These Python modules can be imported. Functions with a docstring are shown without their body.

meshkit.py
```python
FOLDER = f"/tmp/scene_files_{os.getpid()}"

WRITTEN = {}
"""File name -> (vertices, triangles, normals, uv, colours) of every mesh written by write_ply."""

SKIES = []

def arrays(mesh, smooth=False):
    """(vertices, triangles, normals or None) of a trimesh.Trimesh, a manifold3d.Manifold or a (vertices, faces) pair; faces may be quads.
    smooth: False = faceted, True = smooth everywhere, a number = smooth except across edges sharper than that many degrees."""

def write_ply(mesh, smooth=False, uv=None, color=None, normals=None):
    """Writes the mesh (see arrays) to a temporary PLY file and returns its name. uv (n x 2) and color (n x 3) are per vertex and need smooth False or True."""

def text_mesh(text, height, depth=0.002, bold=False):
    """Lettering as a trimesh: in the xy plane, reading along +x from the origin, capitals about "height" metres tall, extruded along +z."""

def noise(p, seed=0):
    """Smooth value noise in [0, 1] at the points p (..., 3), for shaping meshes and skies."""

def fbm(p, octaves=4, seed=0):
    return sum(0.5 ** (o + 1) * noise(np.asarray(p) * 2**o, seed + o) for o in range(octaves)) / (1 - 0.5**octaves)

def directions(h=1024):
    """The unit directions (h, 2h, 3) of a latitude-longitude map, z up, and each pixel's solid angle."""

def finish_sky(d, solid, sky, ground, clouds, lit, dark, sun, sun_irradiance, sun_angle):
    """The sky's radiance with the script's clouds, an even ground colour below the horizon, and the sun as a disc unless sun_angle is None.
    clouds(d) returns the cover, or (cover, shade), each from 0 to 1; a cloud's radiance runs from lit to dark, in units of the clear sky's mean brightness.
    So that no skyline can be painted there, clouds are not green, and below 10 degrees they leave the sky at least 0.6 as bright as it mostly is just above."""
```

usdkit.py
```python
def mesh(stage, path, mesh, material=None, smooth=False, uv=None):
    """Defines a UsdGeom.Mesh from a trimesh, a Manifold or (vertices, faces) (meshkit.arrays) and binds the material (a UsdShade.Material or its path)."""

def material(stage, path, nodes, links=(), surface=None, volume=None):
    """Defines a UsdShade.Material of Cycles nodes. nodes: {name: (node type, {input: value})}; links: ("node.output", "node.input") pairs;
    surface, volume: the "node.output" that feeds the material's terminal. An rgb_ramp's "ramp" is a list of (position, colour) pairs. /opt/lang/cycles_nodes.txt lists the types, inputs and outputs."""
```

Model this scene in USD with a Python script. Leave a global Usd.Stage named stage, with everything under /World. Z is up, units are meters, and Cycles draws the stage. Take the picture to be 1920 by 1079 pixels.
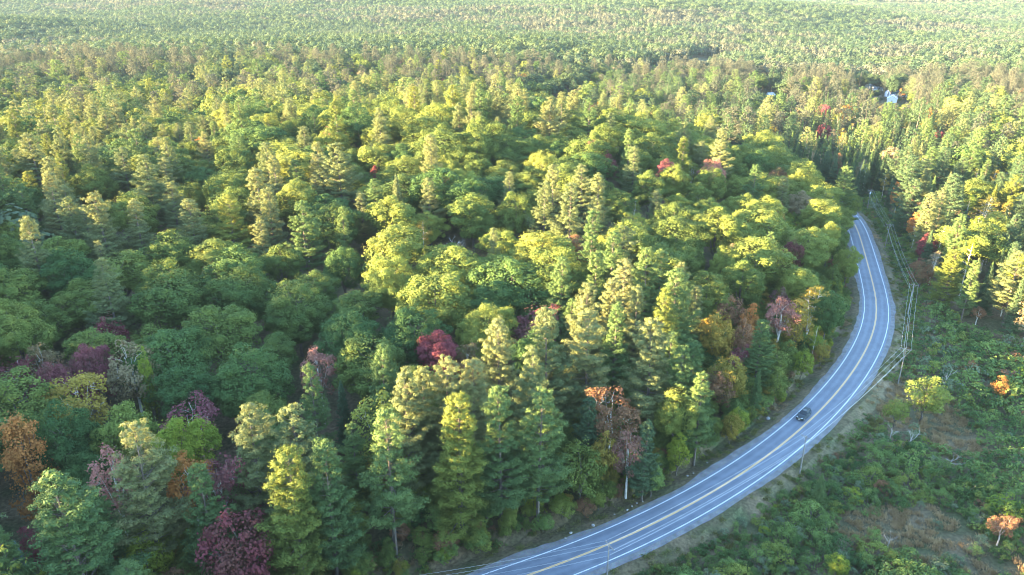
import math, random
import numpy as np
from scipy.spatial import cKDTree
from scipy.interpolate import splprep, splev
from pxr import Gf, Sdf, Usd, UsdGeom, UsdLux, UsdShade, Vt
import trimesh, manifold3d, usdkit, meshkit

stage = Usd.Stage.CreateInMemory()
UsdGeom.SetStageUpAxis(stage, 'Z'); UsdGeom.SetStageMetersPerUnit(stage, 1.0)
UsdGeom.Xform.Define(stage, '/World')

# ------------------------------------------------------------------ camera, sky, sun, exposure
CAM_H = 92.0
HFOV, PITCH = 70.0, 22.3
EXPOSURE = 5.0
SUN_EL, SUN_AZ = 12.0, (-0.99, -0.10)          # elevation in degrees, horizontal direction towards the sun
SUN_I, SKY_S = 1.25, 0.07
HAZE_D, HAZE_G = 0.000014, 0.0

cam = UsdGeom.Camera.Define(stage, '/World/camera')
cam.CreateHorizontalApertureAttr(36.0)
cam.CreateFocalLengthAttr(18.0 / math.tan(math.radians(HFOV / 2)))
cam.CreateClippingRangeAttr(Gf.Vec2f(0.5, 30000))
cam.CreateExposureAttr(EXPOSURE)
cam.AddTranslateOp().Set(Gf.Vec3d(0, 0, CAM_H)); cam.AddRotateXOp().Set(90 - PITCH)

el = math.radians(SUN_EL)
saz = np.array(SUN_AZ) / np.hypot(*SUN_AZ)
TO_SUN = np.array([saz[0] * math.cos(el), saz[1] * math.cos(el), math.sin(el)])
sky_mat = usdkit.material(stage, '/World/Looks/sky_material', {
    'sky': ('sky_texture', {'sky_type': 'single_scattering', 'sun_disc': False, 'sun_elevation': el, 'sun_rotation': math.atan2(saz[0], saz[1]), 'altitude': 300.0, 'air_density': 1.3, 'aerosol_density': 0.3, 'ozone_density': 2.5}),
    'bg': ('background_shader', {'strength': SKY_S})}, [('sky.color', 'bg.color')], surface='bg.background')
dome = UsdLux.DomeLight.Define(stage, '/World/sky')
UsdShade.MaterialBindingAPI.Apply(dome.GetPrim()).Bind(sky_mat)
dome.GetPrim().SetCustomDataByKey('kind', 'structure')
sun = UsdLux.DistantLight.Define(stage, '/World/sun')
sun.CreateNormalizeAttr(True); sun.CreateIntensityAttr(SUN_I); sun.CreateAngleAttr(0.5); sun.CreateColorAttr(Gf.Vec3f(1.0, 0.69, 0.32))
q = Gf.Rotation(Gf.Vec3d(0, 0, 1), Gf.Vec3d(*TO_SUN))
sun.AddOrientOp().Set(Gf.Quatf(q.GetQuat()))

# ------------------------------------------------------------------ helpers
RNG = np.random.default_rng(11)
_used = {}
def numbered(name):
    k = _used.get(name, 0); _used[name] = k + 1
    return name if k == 0 else f'{name}_{k:03d}'
def tag(p, label=None, cat=None, group=None, kind=None):
    for k, v in (('label', label), ('category', cat), ('group', group), ('kind', kind)):
        if v: p.SetCustomDataByKey(k, v)
    return p
_part_used = {}
def qmesh(path, parts, mat=None, normals=False):
    """parts: list of (vertices, faces) where faces are tris or quads; ONE Mesh prim."""
    V, C, I, n = [], [], [], 0
    for v, f in parts:
        v = np.asarray(v, float); f = np.asarray(f, int)
        if len(f) == 0: continue
        V.append(v); C.append(np.full(len(f), f.shape[1], np.int32)); I.append((f + n).ravel()); n += len(v)
    m = UsdGeom.Mesh.Define(stage, path)
    m.CreatePointsAttr(Vt.Vec3fArray.FromNumpy(np.vstack(V).astype(np.float32)))
    m.CreateFaceVertexCountsAttr(Vt.IntArray.FromNumpy(np.concatenate(C)))
    m.CreateFaceVertexIndicesAttr(Vt.IntArray.FromNumpy(np.concatenate(I).astype(np.int32)))
    m.CreateSubdivisionSchemeAttr('none')
    if mat is not None: bind(m.GetPrim(), mat)
    return m
def bind(prim, mat):
    UsdShade.MaterialBindingAPI.Apply(prim).Bind(M[mat])
def part(parent, name, mesh, mat, smooth=False):
    key = (str(parent), name); k = _part_used.get(key, 0); _part_used[key] = k + 1
    path = f'{parent}/{name}' + ('' if k == 0 else f'_{k:03d}')
    if isinstance(mesh, list): return qmesh(path, mesh, mat).GetPrim()
    return usdkit.mesh(stage, path, mesh, M[mat], smooth=smooth).GetPrim()
def thing(name, label, cat, loc=(0, 0, 0), rz=0.0, scale=None, group=None):
    x = UsdGeom.Xform.Define(stage, '/World/' + numbered(name))
    x.AddTranslateOp().Set(Gf.Vec3d(*map(float, loc)))
    if rz: x.AddRotateZOp().Set(float(rz))
    if scale is not None: x.AddScaleOp().Set(Gf.Vec3f(*map(float, scale)))
    tag(x.GetPrim(), label, cat, group)
    return x.GetPrim()
def tube(points, radii, sides=5, cap=True):
    p = np.asarray(points, float); r = np.broadcast_to(np.asarray(radii, float), (len(p),))
    t = np.gradient(p, axis=0); t /= np.linalg.norm(t, axis=1, keepdims=True) + 1e-12
    a = np.cross(t, np.where(np.abs(t[:, 2:]) < 0.9, [0, 0, 1.0], [1.0, 0, 0])); a /= np.linalg.norm(a, axis=1, keepdims=True) + 1e-12
    b = np.cross(t, a); ang = np.arange(sides) * 2 * np.pi / sides
    v = p[:, None] + r[:, None, None] * (np.cos(ang)[None, :, None] * a[:, None] + np.sin(ang)[None, :, None] * b[:, None])
    i, j = np.meshgrid(np.arange(len(p) - 1), np.arange(sides), indexing='ij'); jn = (j + 1) % sides
    f = np.stack([i * sides + j, i * sides + jn, (i + 1) * sides + jn, (i + 1) * sides + j], -1).reshape(-1, 4)
    return v.reshape(-1, 3), f
def kites(c, nrm, tan, L, W):
    """leaf-shaped quads: centre, normal, long axis (made perpendicular), length, width."""
    nrm = nrm / (np.linalg.norm(nrm, axis=1, keepdims=True) + 1e-9)
    tan = tan - nrm * (tan * nrm).sum(1, keepdims=True); tan /= np.linalg.norm(tan, axis=1, keepdims=True) + 1e-9
    b = np.cross(nrm, tan); L = np.broadcast_to(L, (len(c),))[:, None]; W = np.broadcast_to(W, (len(c),))[:, None]
    v = np.stack([c - tan * L * .5, c - tan * L * .05 + b * W * .5, c + tan * L * .5, c - tan * L * .05 - b * W * .5], 1).reshape(-1, 3)
    return v, np.arange(len(c) * 4).reshape(-1, 4)
def unit(v): return v / (np.linalg.norm(v, axis=-1, keepdims=True) + 1e-9)

# ------------------------------------------------------------------ materials
M = {}
def mat(name, nodes, links, surface='p.BSDF', volume=None):
    M[name] = usdkit.material(stage, '/World/Looks/' + name, nodes, links, surface=surface, volume=volume)
def plain(name, c, rough=0.6, metal=0.0, spec=0.5, vary=0.25, scale=3.0, coat=0.0):
    c = np.array(c, float)
    mat(name, {'t': ('texture_coordinate', {}), 'n': ('noise_texture', {'scale': scale, 'detail': 4.0}),
               'r': ('rgb_ramp', {'ramp': [(0.25, tuple(c * (1 - vary))), (0.75, tuple(c * (1 + vary)))]}),
               'p': ('principled_bsdf', {'roughness': rough, 'metallic': metal, 'specular_ior_level': spec, 'coat_weight': coat})},
        [('t.object', 'n.vector'), ('n.fac', 'r.fac'), ('r.color', 'p.base_color')])
def foliage(name, ramp, trans=0.27, tint=(1.25, 1.15, 0.55), wi=0.30, wo=0.40, wn=0.30, nscale=0.35, rough=0.75):
    """ramp of leaf colours; the place in it comes from the tree (random per copy), its clumps (noise) and each leaf."""
    mat(name, {'o': ('object_info', {}), 'g': ('geometry', {}), 't': ('texture_coordinate', {}),
               'n': ('noise_texture', {'scale': nscale, 'detail': 2.0}),
               'na': ('map_range', {'from_min': 0.3, 'from_max': 0.7, 'clamp': True}),
               'a': ('math', {'math_type': 'multiply', 'value2': wo}), 'b': ('math', {'math_type': 'multiply_add', 'value2': wi}),
               'c': ('math', {'math_type': 'multiply_add', 'value2': wn}),
               'r': ('rgb_ramp', {'ramp': ramp}),
               'tt': ('mix', {'mix_type': 'multiply', 'fac': 1.0, 'color2': tint}),
               'd': ('principled_bsdf', {'roughness': rough, 'specular_ior_level': 0.06}),
               'tr': ('translucent_bsdf', {}), 'm': ('mix_closure', {'fac': trans})},
        [('t.object', 'n.vector'), ('o.random', 'a.value1'), ('g.random_per_island', 'b.value1'), ('a.value', 'b.value3'),
         ('n.fac', 'na.value'), ('na.result', 'c.value1'), ('b.value', 'c.value3'), ('c.value', 'r.fac'), ('r.color', 'd.base_color'), ('r.color', 'tt.color1'), ('tt.color', 'tr.color'),
         ('d.BSDF', 'm.closure1'), ('tr.BSDF', 'm.closure2')], surface='m.closure')
foliage('pine_needles', [(0, (.036, .072, .030)), (.5, (.072, .112, .040)), (1, (.125, .155, .052))], trans=.25)
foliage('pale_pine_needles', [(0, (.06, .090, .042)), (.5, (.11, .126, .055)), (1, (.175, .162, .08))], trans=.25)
foliage('olive_pine_needles', [(0, (.06, .085, .022)), (.5, (.105, .125, .028)), (1, (.16, .165, .036))], trans=.25)
foliage('spruce_needles', [(0, (.025, .05, .028)), (.6, (.05, .08, .04)), (1, (.09, .115, .05))], trans=.15)
foliage('blue_spruce_needles', [(0, (.05, .085, .09)), (1, (.09, .13, .13))], trans=.15)
foliage('maple_leaves', [(0, (.038, .068, .022)), (.45, (.082, .112, .028)), (.8, (.14, .154, .036)), (1, (.225, .20, .045))])
foliage('deep_green_leaves', [(0, (.024, .058, .022)), (.6, (.052, .092, .028)), (1, (.10, .13, .035))])
foliage('bright_green_leaves', [(0, (.08, .118, .03)), (.6, (.145, .168, .038)), (1, (.22, .212, .052))])
foliage('yellow_green_leaves', [(0, (.075, .12, .02)), (.5, (.14, .17, .022)), (1, (.25, .23, .028))])
foliage('golden_leaves', [(0, (.10, .11, .025)), (.4, (.18, .14, .03)), (1, (.29, .20, .05))])
foliage('orange_leaves', [(0, (.11, .11, .03)), (.22, (.22, .095, .03)), (.55, (.31, .14, .045)), (1, (.40, .20, .065))], tint=(1.1, .9, .6))
foliage('rust_leaves', [(0, (.07, .08, .035)), (.3, (.125, .07, .04)), (.6, (.18, .098, .055)), (1, (.25, .15, .08))], tint=(1.1, .9, .6))
foliage('crimson_leaves', [(0, (.06, .05, .028)), (.3, (.10, .028, .035)), (.65, (.15, .042, .05)), (1, (.20, .08, .07))], tint=(1.2, .8, .7))
foliage('purple_leaves', [(0, (.065, .058, .037)), (.3, (.115, .044, .05)), (.6, (.175, .055, .072)), (1, (.25, .105, .11))], tint=(1.2, .8, .8))
foliage('pink_leaves', [(0, (.11, .10, .055)), (.25, (.18, .085, .07)), (.6, (.27, .13, .11)), (1, (.36, .21, .17))], tint=(1.1, .85, .7))
foliage('tan_leaves', [(0, (.13, .11, .06)), (1, (.26, .20, .12))], tint=(1.1, .95, .7))
foliage('shrub_leaves', [(0, (.05, .085, .03)), (.4, (.095, .145, .042)), (.75, (.145, .20, .058)), (1, (.21, .235, .07))])
foliage('grey_shrub_leaves', [(0, (.07, .10, .06)), (1, (.15, .18, .11))])
foliage('forest_mix', [(0, (.025, .05, .036)), (.4, (.048, .072, .044)), (.75, (.078, .092, .052)), (.93, (.13, .12, .07)), (1, (.18, .09, .07))], wo=.35, wi=.4, wn=.25, nscale=.12)
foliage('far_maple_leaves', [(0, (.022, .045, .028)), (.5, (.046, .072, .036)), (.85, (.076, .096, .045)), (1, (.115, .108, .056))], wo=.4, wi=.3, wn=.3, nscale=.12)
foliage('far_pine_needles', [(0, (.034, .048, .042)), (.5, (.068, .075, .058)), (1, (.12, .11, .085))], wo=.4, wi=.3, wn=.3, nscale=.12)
foliage('grass_blades', [(0, (.06, .08, .025)), (.5, (.12, .115, .045)), (1, (.20, .16, .08))], wn=.5, wo=.3, wi=.2)
foliage('brown_grass_blades', [(0, (.15, .105, .065)), (.5, (.25, .18, .11)), (1, (.36, .28, .17))])
plain('bark', (.055, .045, .038), .9, scale=1.5)
plain('pale_bark', (.36, .34, .31), .8, scale=1.2, vary=.35)
plain('dead_wood', (.27, .25, .235), .9, scale=1.2)
plain('pole_wood', (.13, .12, .11), .9, scale=2)
plain('wire_metal', (.30, .31, .32), .6)

# ------------------------------------------------------------------ picture <-> world
F = 960 / math.tan(math.radians(HFOV / 2)); CP, SP = math.cos(math.radians(PITCH)), math.sin(math.radians(PITCH))
def rays(px, py):
    x = (np.asarray(px, float) - 960) / F; y = (np.asarray(py, float) - 539.5) / F
    return np.stack([x, CP - y * SP, -SP - y * CP], -1)
def flat(px, py, z=0.0):
    r = rays(px, py); t = (z - CAM_H) / r[..., 2]
    return r[..., :2] * t[..., None]
def project(p):
    p = np.asarray(p, float); d = p - [0, 0, CAM_H]
    depth = d[..., 1] * CP - d[..., 2] * SP
    up = d[..., 1] * SP + d[..., 2] * CP
    return np.stack([960 + F * d[..., 0] / np.maximum(depth, 1e-3), 539.5 - F * up / np.maximum(depth, 1e-3), depth], -1)

# ------------------------------------------------------------------ road line
yellow = [(991, 1079), (1066, 1052), (1140, 1022), (1243, 976), (1324, 930), (1373, 900), (1446, 847), (1504, 797), (1560, 745), (1595, 702), (1620, 668), (1635, 638), (1641, 608), (1642, 585), (1641, 565), (1637, 538), (1632, 512)]
white = [(1651.5, 507), (1639, 473), (1630, 449.5), (1620, 427.5), (1610, 407)]
cpts = [tuple(p) for p in flat(*np.array(yellow).T)]
wp = flat(*np.array(white).T); wt = unit(np.gradient(wp, axis=0)); wn = np.stack([-wt[:, 1], wt[:, 0]], 1)
cpts += [tuple(p) for p in (wp + wn * 3.35)[1:]]
d0 = unit(np.array(cpts[0]) - np.array(cpts[2])); pre, cur, ang = [], np.array(cpts[0]), math.atan2(d0[1], d0[0])
for k in range(14):
    cur = cur + 14 * np.array([math.cos(ang), math.sin(ang)]); pre.insert(0, tuple(cur)); ang += 0.17 if 0 < k < 8 else 0.0
d1 = unit(np.array(cpts[-1]) - np.array(cpts[-3]))
post, cur, ang = [], np.array(cpts[-1]), math.atan2(d1[1], d1[0])
for k in range(26):
    ang += (0.24 if k < 4 else (-.20 if 6 < k < 13 else 0.0)); cur = cur + 30 * np.array([math.cos(ang), math.sin(ang)]); post.append(tuple(cur))
tck, _ = splprep(np.array(pre + cpts + post).T, s=4.0, k=3)
u = np.linspace(0, 1, 4000); raw = np.stack(splev(u, tck), 1)
s = np.concatenate([[0], np.cumsum(np.linalg.norm(np.diff(raw, axis=0), axis=1))])
ss = np.arange(0, s[-1], 2.0); CL = np.stack([np.interp(ss, s, raw[:, 0]), np.interp(ss, s, raw[:, 1])], 1)
CT = unit(np.gradient(CL, axis=0)); CN = np.stack([-CT[:, 1], CT[:, 0]], 1)      # CN points left
EXT = CL[-1] + np.cumsum(np.tile([[4.0, 20.0]], (460, 1)) + np.column_stack([14 * np.sin(np.arange(460) / 17.0), np.zeros(460)]), axis=0)   # the valley goes on where the road is out of sight
VL = np.vstack([CL, EXT]); VT = unit(np.gradient(VL, axis=0)); VN = np.stack([-VT[:, 1], VT[:, 0]], 1)
RT = cKDTree(VL)
def road_d(x, y):
    """signed distance from the road's centre line, left of it positive."""
    p = np.stack([np.ravel(x), np.ravel(y)], 1); d, i = RT.query(p)
    sg = np.sign(((p - VL[i]) * VN[i]).sum(1)); return (d * np.where(sg == 0, 1, sg)).reshape(np.shape(x))

# ------------------------------------------------------------------ terrain
def sstep(a, b, x): t = np.clip((x - a) / (b - a), 0, 1); return t * t * (3 - 2 * t)
def bump(x, y, cx, cy, rx, ry, h, a=0.0):
    ca, sa = math.cos(a), math.sin(a); dx, dy = x - cx, y - cy
    u_, v_ = (dx * ca + dy * sa) / rx, (-dx * sa + dy * ca) / ry
    return h * np.exp(-(u_ * u_ + v_ * v_))
HOUSE = None
def ground(x, y):
    x = np.asarray(x, float); y = np.asarray(y, float); d = road_d(x, y); ad = np.abs(d)
    p = np.stack([x, y, np.zeros_like(x)], -1)
    n1 = meshkit.fbm(p / 170.0, 3, 5) - .5; n2 = meshkit.fbm(p / 28.0, 3, 9) - .5; n3 = meshkit.fbm(p / 620.0, 2, 3) - .5
    left = -0.9 * np.exp(-((d - 8.6) / 1.8) ** 2) + 1.6 * sstep(9.5, 15, d) + 3.0 * sstep(14, 60, d) + 7 * sstep(50, 260, d) + 6 * sstep(200, 500, d)
    right = -1.5 * sstep(5.2, 10, -d) - 0.7 * sstep(10, 30, -d) - 1.5 * sstep(60, 150, -d) + 6 * sstep(220, 600, -d)
    z = np.where(d > 0, left, right)
    amp = sstep(25, 220, ad)
    z = z + n1 * 15 * amp + n2 * (0.5 * sstep(6, 14, ad) + 2.0 * sstep(20, 90, ad)) + n3 * 46 * sstep(150, 700, ad) + (meshkit.fbm(p / 900.0, 2, 17) - .5) * 95 * sstep(900, 2200, y)
    z = z - 0.35 * (ad < 6.3) * 0
    z = z + bump(x, y, -268, 95, 105, 125, 41, .0) * sstep(60, 200, ad)                       # the hill outside the frame whose shade lies on the near slope
    z = z + bump(x, y, 0, 340, 120, 130, 13) * sstep(12, 90, d)                                   # the shoulder the road bends round
    z = z + bump(x, y, 250, 1900, 800, 330, 34) + bump(x, y, -1400, 2600, 1300, 600, 45)
    z = z + bump(x, y, 1500, 8700, 9000, 700, 70)
    z = z - bump(x, y, 1250, 1700, 550, 900, 16)
    z = z + bump(x, y, 900, 4600, 1300, 500, 62, .1) + bump(x, y, -1400, 5600, 1700, 650, 62) + bump(x, y, -4200, 6000, 2000, 900, 72) + bump(x, y, 4200, 5600, 1900, 900, 80, -.2)
    return z
def at(px, py, h=0.0, it=12):
    """the ground point whose top, h metres above it, is seen at the pixel."""
    r = rays(px, py); z = 0.0
    for _ in range(it):
        t = (z + h - CAM_H) / r[2]; p = r[:2] * t; z = 0.5 * z + 0.5 * float(ground(p[0], p[1]))
    return float(p[0]), float(p[1]), float(ground(p[0], p[1]))

mat('forest_floor', {'g': ('geometry', {}), 'n': ('noise_texture', {'scale': .12, 'detail': 6.0}), 'n2': ('noise_texture', {'scale': 1.7, 'detail': 5.0}),
    'r': ('rgb_ramp', {'ramp': [(.3, (.035, .045, .018)), (.5, (.065, .055, .03)), (.65, (.10, .075, .045))]}), 'r2': ('rgb_ramp', {'ramp': [(.3, (.6, .6, .6)), (.7, (1.3, 1.3, 1.3))]}),
    'x': ('mix', {'mix_type': 'multiply', 'fac': 1.0}), 'b': ('bump', {'strength': .8, 'distance': .25}), 'p': ('principled_bsdf', {'roughness': .95, 'specular_ior_level': .15})},
    [('g.position', 'n.vector'), ('g.position', 'n2.vector'), ('n.fac', 'r.fac'), ('n2.fac', 'r2.fac'), ('r.color', 'x.color1'), ('r2.color', 'x.color2'), ('x.color', 'p.base_color'), ('n2.fac', 'b.height'), ('b.normal', 'p.normal')])
def axis(lo, hi, fine_lo, fine_hi, step, grow):
    a = list(np.arange(fine_lo, fine_hi + step, step)); st = step
    while a[-1] < hi: st *= grow; a.append(a[-1] + st)
    st = step
    while a[0] > lo: st *= grow; a.insert(0, a[0] - st)
    return np.array(a)
gx, gy = axis(-7500, 8500, -140, 330, 2.0, 1.035), axis(-1500, 9500, 60, 460, 2.0, 1.03)
GX, GY = np.meshgrid(gx, gy, indexing='ij'); GZ = ground(GX, GY)
GD = np.abs(road_d(GX, GY)); GZ = np.where(GD < 6.0, np.minimum(GZ, -0.06), GZ)
nx, ny = GX.shape; ii, jj = np.meshgrid(np.arange(nx - 1), np.arange(ny - 1), indexing='ij')
gf = np.stack([ii * ny + jj, (ii + 1) * ny + jj, (ii + 1) * ny + jj + 1, ii * ny + jj + 1], -1).reshape(-1, 4)
gm = qmesh('/World/ground', [(np.stack([GX, GY, GZ], -1).reshape(-1, 3), gf)], 'forest_floor'); tag(gm.GetPrim(), kind='structure')

# ------------------------------------------------------------------ road
mat('asphalt', {'g': ('geometry', {}), 'uv': ('attribute', {'attribute': 'st'}), 'sx': ('separate_xyz', {}),
    'n': ('noise_texture', {'scale': .35, 'detail': 5.0}), 'n2': ('noise_texture', {'scale': 9.0, 'detail': 4.0}),
    'lane': ('math', {'math_type': 'multiply', 'value2': 3.7}), 'co': ('math', {'math_type': 'cosine'}), 'la': ('math', {'math_type': 'multiply', 'value2': .16}),
    'ad': ('math', {'math_type': 'add'}), 'ad2': ('math', {'math_type': 'multiply_add', 'value2': .35}),
    'r': ('rgb_ramp', {'ramp': [(.25, (.055, .066, .09)), (.9, (.095, .11, .14))]}),
    'b': ('bump', {'strength': .3, 'distance': .02}), 'p': ('principled_bsdf', {'roughness': .75, 'specular_ior_level': .4})},
    [('g.position', 'n.vector'), ('g.position', 'n2.vector'), ('uv.vector', 'sx.vector'), ('sx.x', 'lane.value1'), ('lane.value', 'co.value1'), ('co.value', 'la.value1'), ('la.value', 'ad.value1'), ('n.fac', 'ad.value2'),
     ('n2.fac', 'ad2.value1'), ('ad.value', 'ad2.value3'), ('ad2.value', 'r.fac'), ('r.color', 'p.base_color'), ('n2.fac', 'b.height'), ('b.normal', 'p.normal')])
def worn(name, c, under=(.085, .105, .14), lo=.30, hi=.45):
    mat(name, {'g': ('geometry', {}), 'n': ('noise_texture', {'scale': 3.0, 'detail': 6.0, 'roughness': .7}), 'r': ('rgb_ramp', {'ramp': [(lo, under), (hi, c)]}), 'p': ('principled_bsdf', {'roughness': .7})},
        [('g.position', 'n.vector'), ('n.fac', 'r.fac'), ('r.color', 'p.base_color')])
worn('white_paint', (.62, .63, .63), lo=.34, hi=.52); worn('yellow_paint', (.62, .36, .10))
mat('gravel', {'g': ('geometry', {}), 'n': ('noise_texture', {'scale': .6, 'detail': 6.0}), 'v': ('voronoi_texture', {'scale': 14.0}), 'r': ('rgb_ramp', {'ramp': [(.3, (.085, .085, .09)), (.7, (.17, .17, .18))]}),
    'x': ('mix', {'mix_type': 'multiply', 'fac': .5}), 'b': ('bump', {'strength': .6, 'distance': .04}), 'p': ('principled_bsdf', {'roughness': .95})},
    [('g.position', 'n.vector'), ('g.position', 'v.vector'), ('n.fac', 'r.fac'), ('r.color', 'x.color1'), ('v.color', 'x.color2'), ('x.color', 'p.base_color'), ('v.distance', 'b.height'), ('b.normal', 'p.normal')])
def strip(name, a, b, z, mat_, za=None, zb=None, wob=0.0, na=1):
    n = len(CL); offs = np.linspace(a, b, na + 1); zz = np.linspace(z if za is None else za, z if zb is None else zb, na + 1)
    rr = np.random.default_rng(abs(hash(round(a * 10))) % 999); w = np.zeros((n, na + 1))
    if wob:
        nz = np.convolve(rr.normal(size=n + 8), np.ones(5) / 5, 'same')[:n] * wob; far = 0 if abs(a) > abs(b) else -1; w[:, far] = nz
    o = offs[None, :] + w; v = np.stack([CL[:, None, 0] + CN[:, None, 0] * o, CL[:, None, 1] + CN[:, None, 1] * o, np.broadcast_to(zz, o.shape)], -1)
    i, j = np.meshgrid(np.arange(n - 1), np.arange(na), indexing='ij'); k = na + 1
    f = np.stack([i * k + j, (i + 1) * k + j, (i + 1) * k + j + 1, i * k + j + 1], -1).reshape(-1, 4)[:, ::-1]
    m = qmesh(name if name.startswith('/') else '/World/' + name, [(v.reshape(-1, 3), f)], mat_)
    st = np.stack([o.ravel(), np.repeat(ss, na + 1)], 1)
    UsdGeom.PrimvarsAPI(m).CreatePrimvar('st', Sdf.ValueTypeNames.TexCoord2fArray, 'vertex').Set(Vt.Vec2fArray.FromNumpy(st.astype(np.float32)))
    return tag(m.GetPrim(), kind='structure')
strip('road', -4.05, 4.05, 0.03, 'asphalt', na=12)
strip('road_markings', 3.32, 3.44, .034, 'white_paint'); strip('road_markings_001', -3.44, -3.32, .034, 'white_paint')
strip('road_markings_002', .06, .17, .034, 'yellow_paint'); strip('road_markings_003', -.17, -.06, .034, 'yellow_paint')
strip('gravel_shoulder', 4.05, 5.0, .02, 'gravel', za=.022, zb=-.02, wob=.6, na=3); strip('gravel_shoulder_001', -5.2, -4.05, .02, 'gravel', za=-.02, zb=.022, wob=.4, na=3)

# ------------------------------------------------------------------ tree shapes (class prims; every tree refers to one)
LIB = '/World/tree_shapes'
stage.CreateClassPrim(LIB)
SHAPES = {}
def lib(kind, trunk, crown, H, R, bark='bark'):
    k = len(SHAPES.setdefault(kind, [])); path = f'{LIB}/{kind}_{k:03d}'
    stage.CreateClassPrim(path)
    if trunk: qmesh(path + '/trunk', trunk, bark)
    if crown: qmesh(path + '/crown', crown)
    SHAPES[kind].append((path, H, R))

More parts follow.
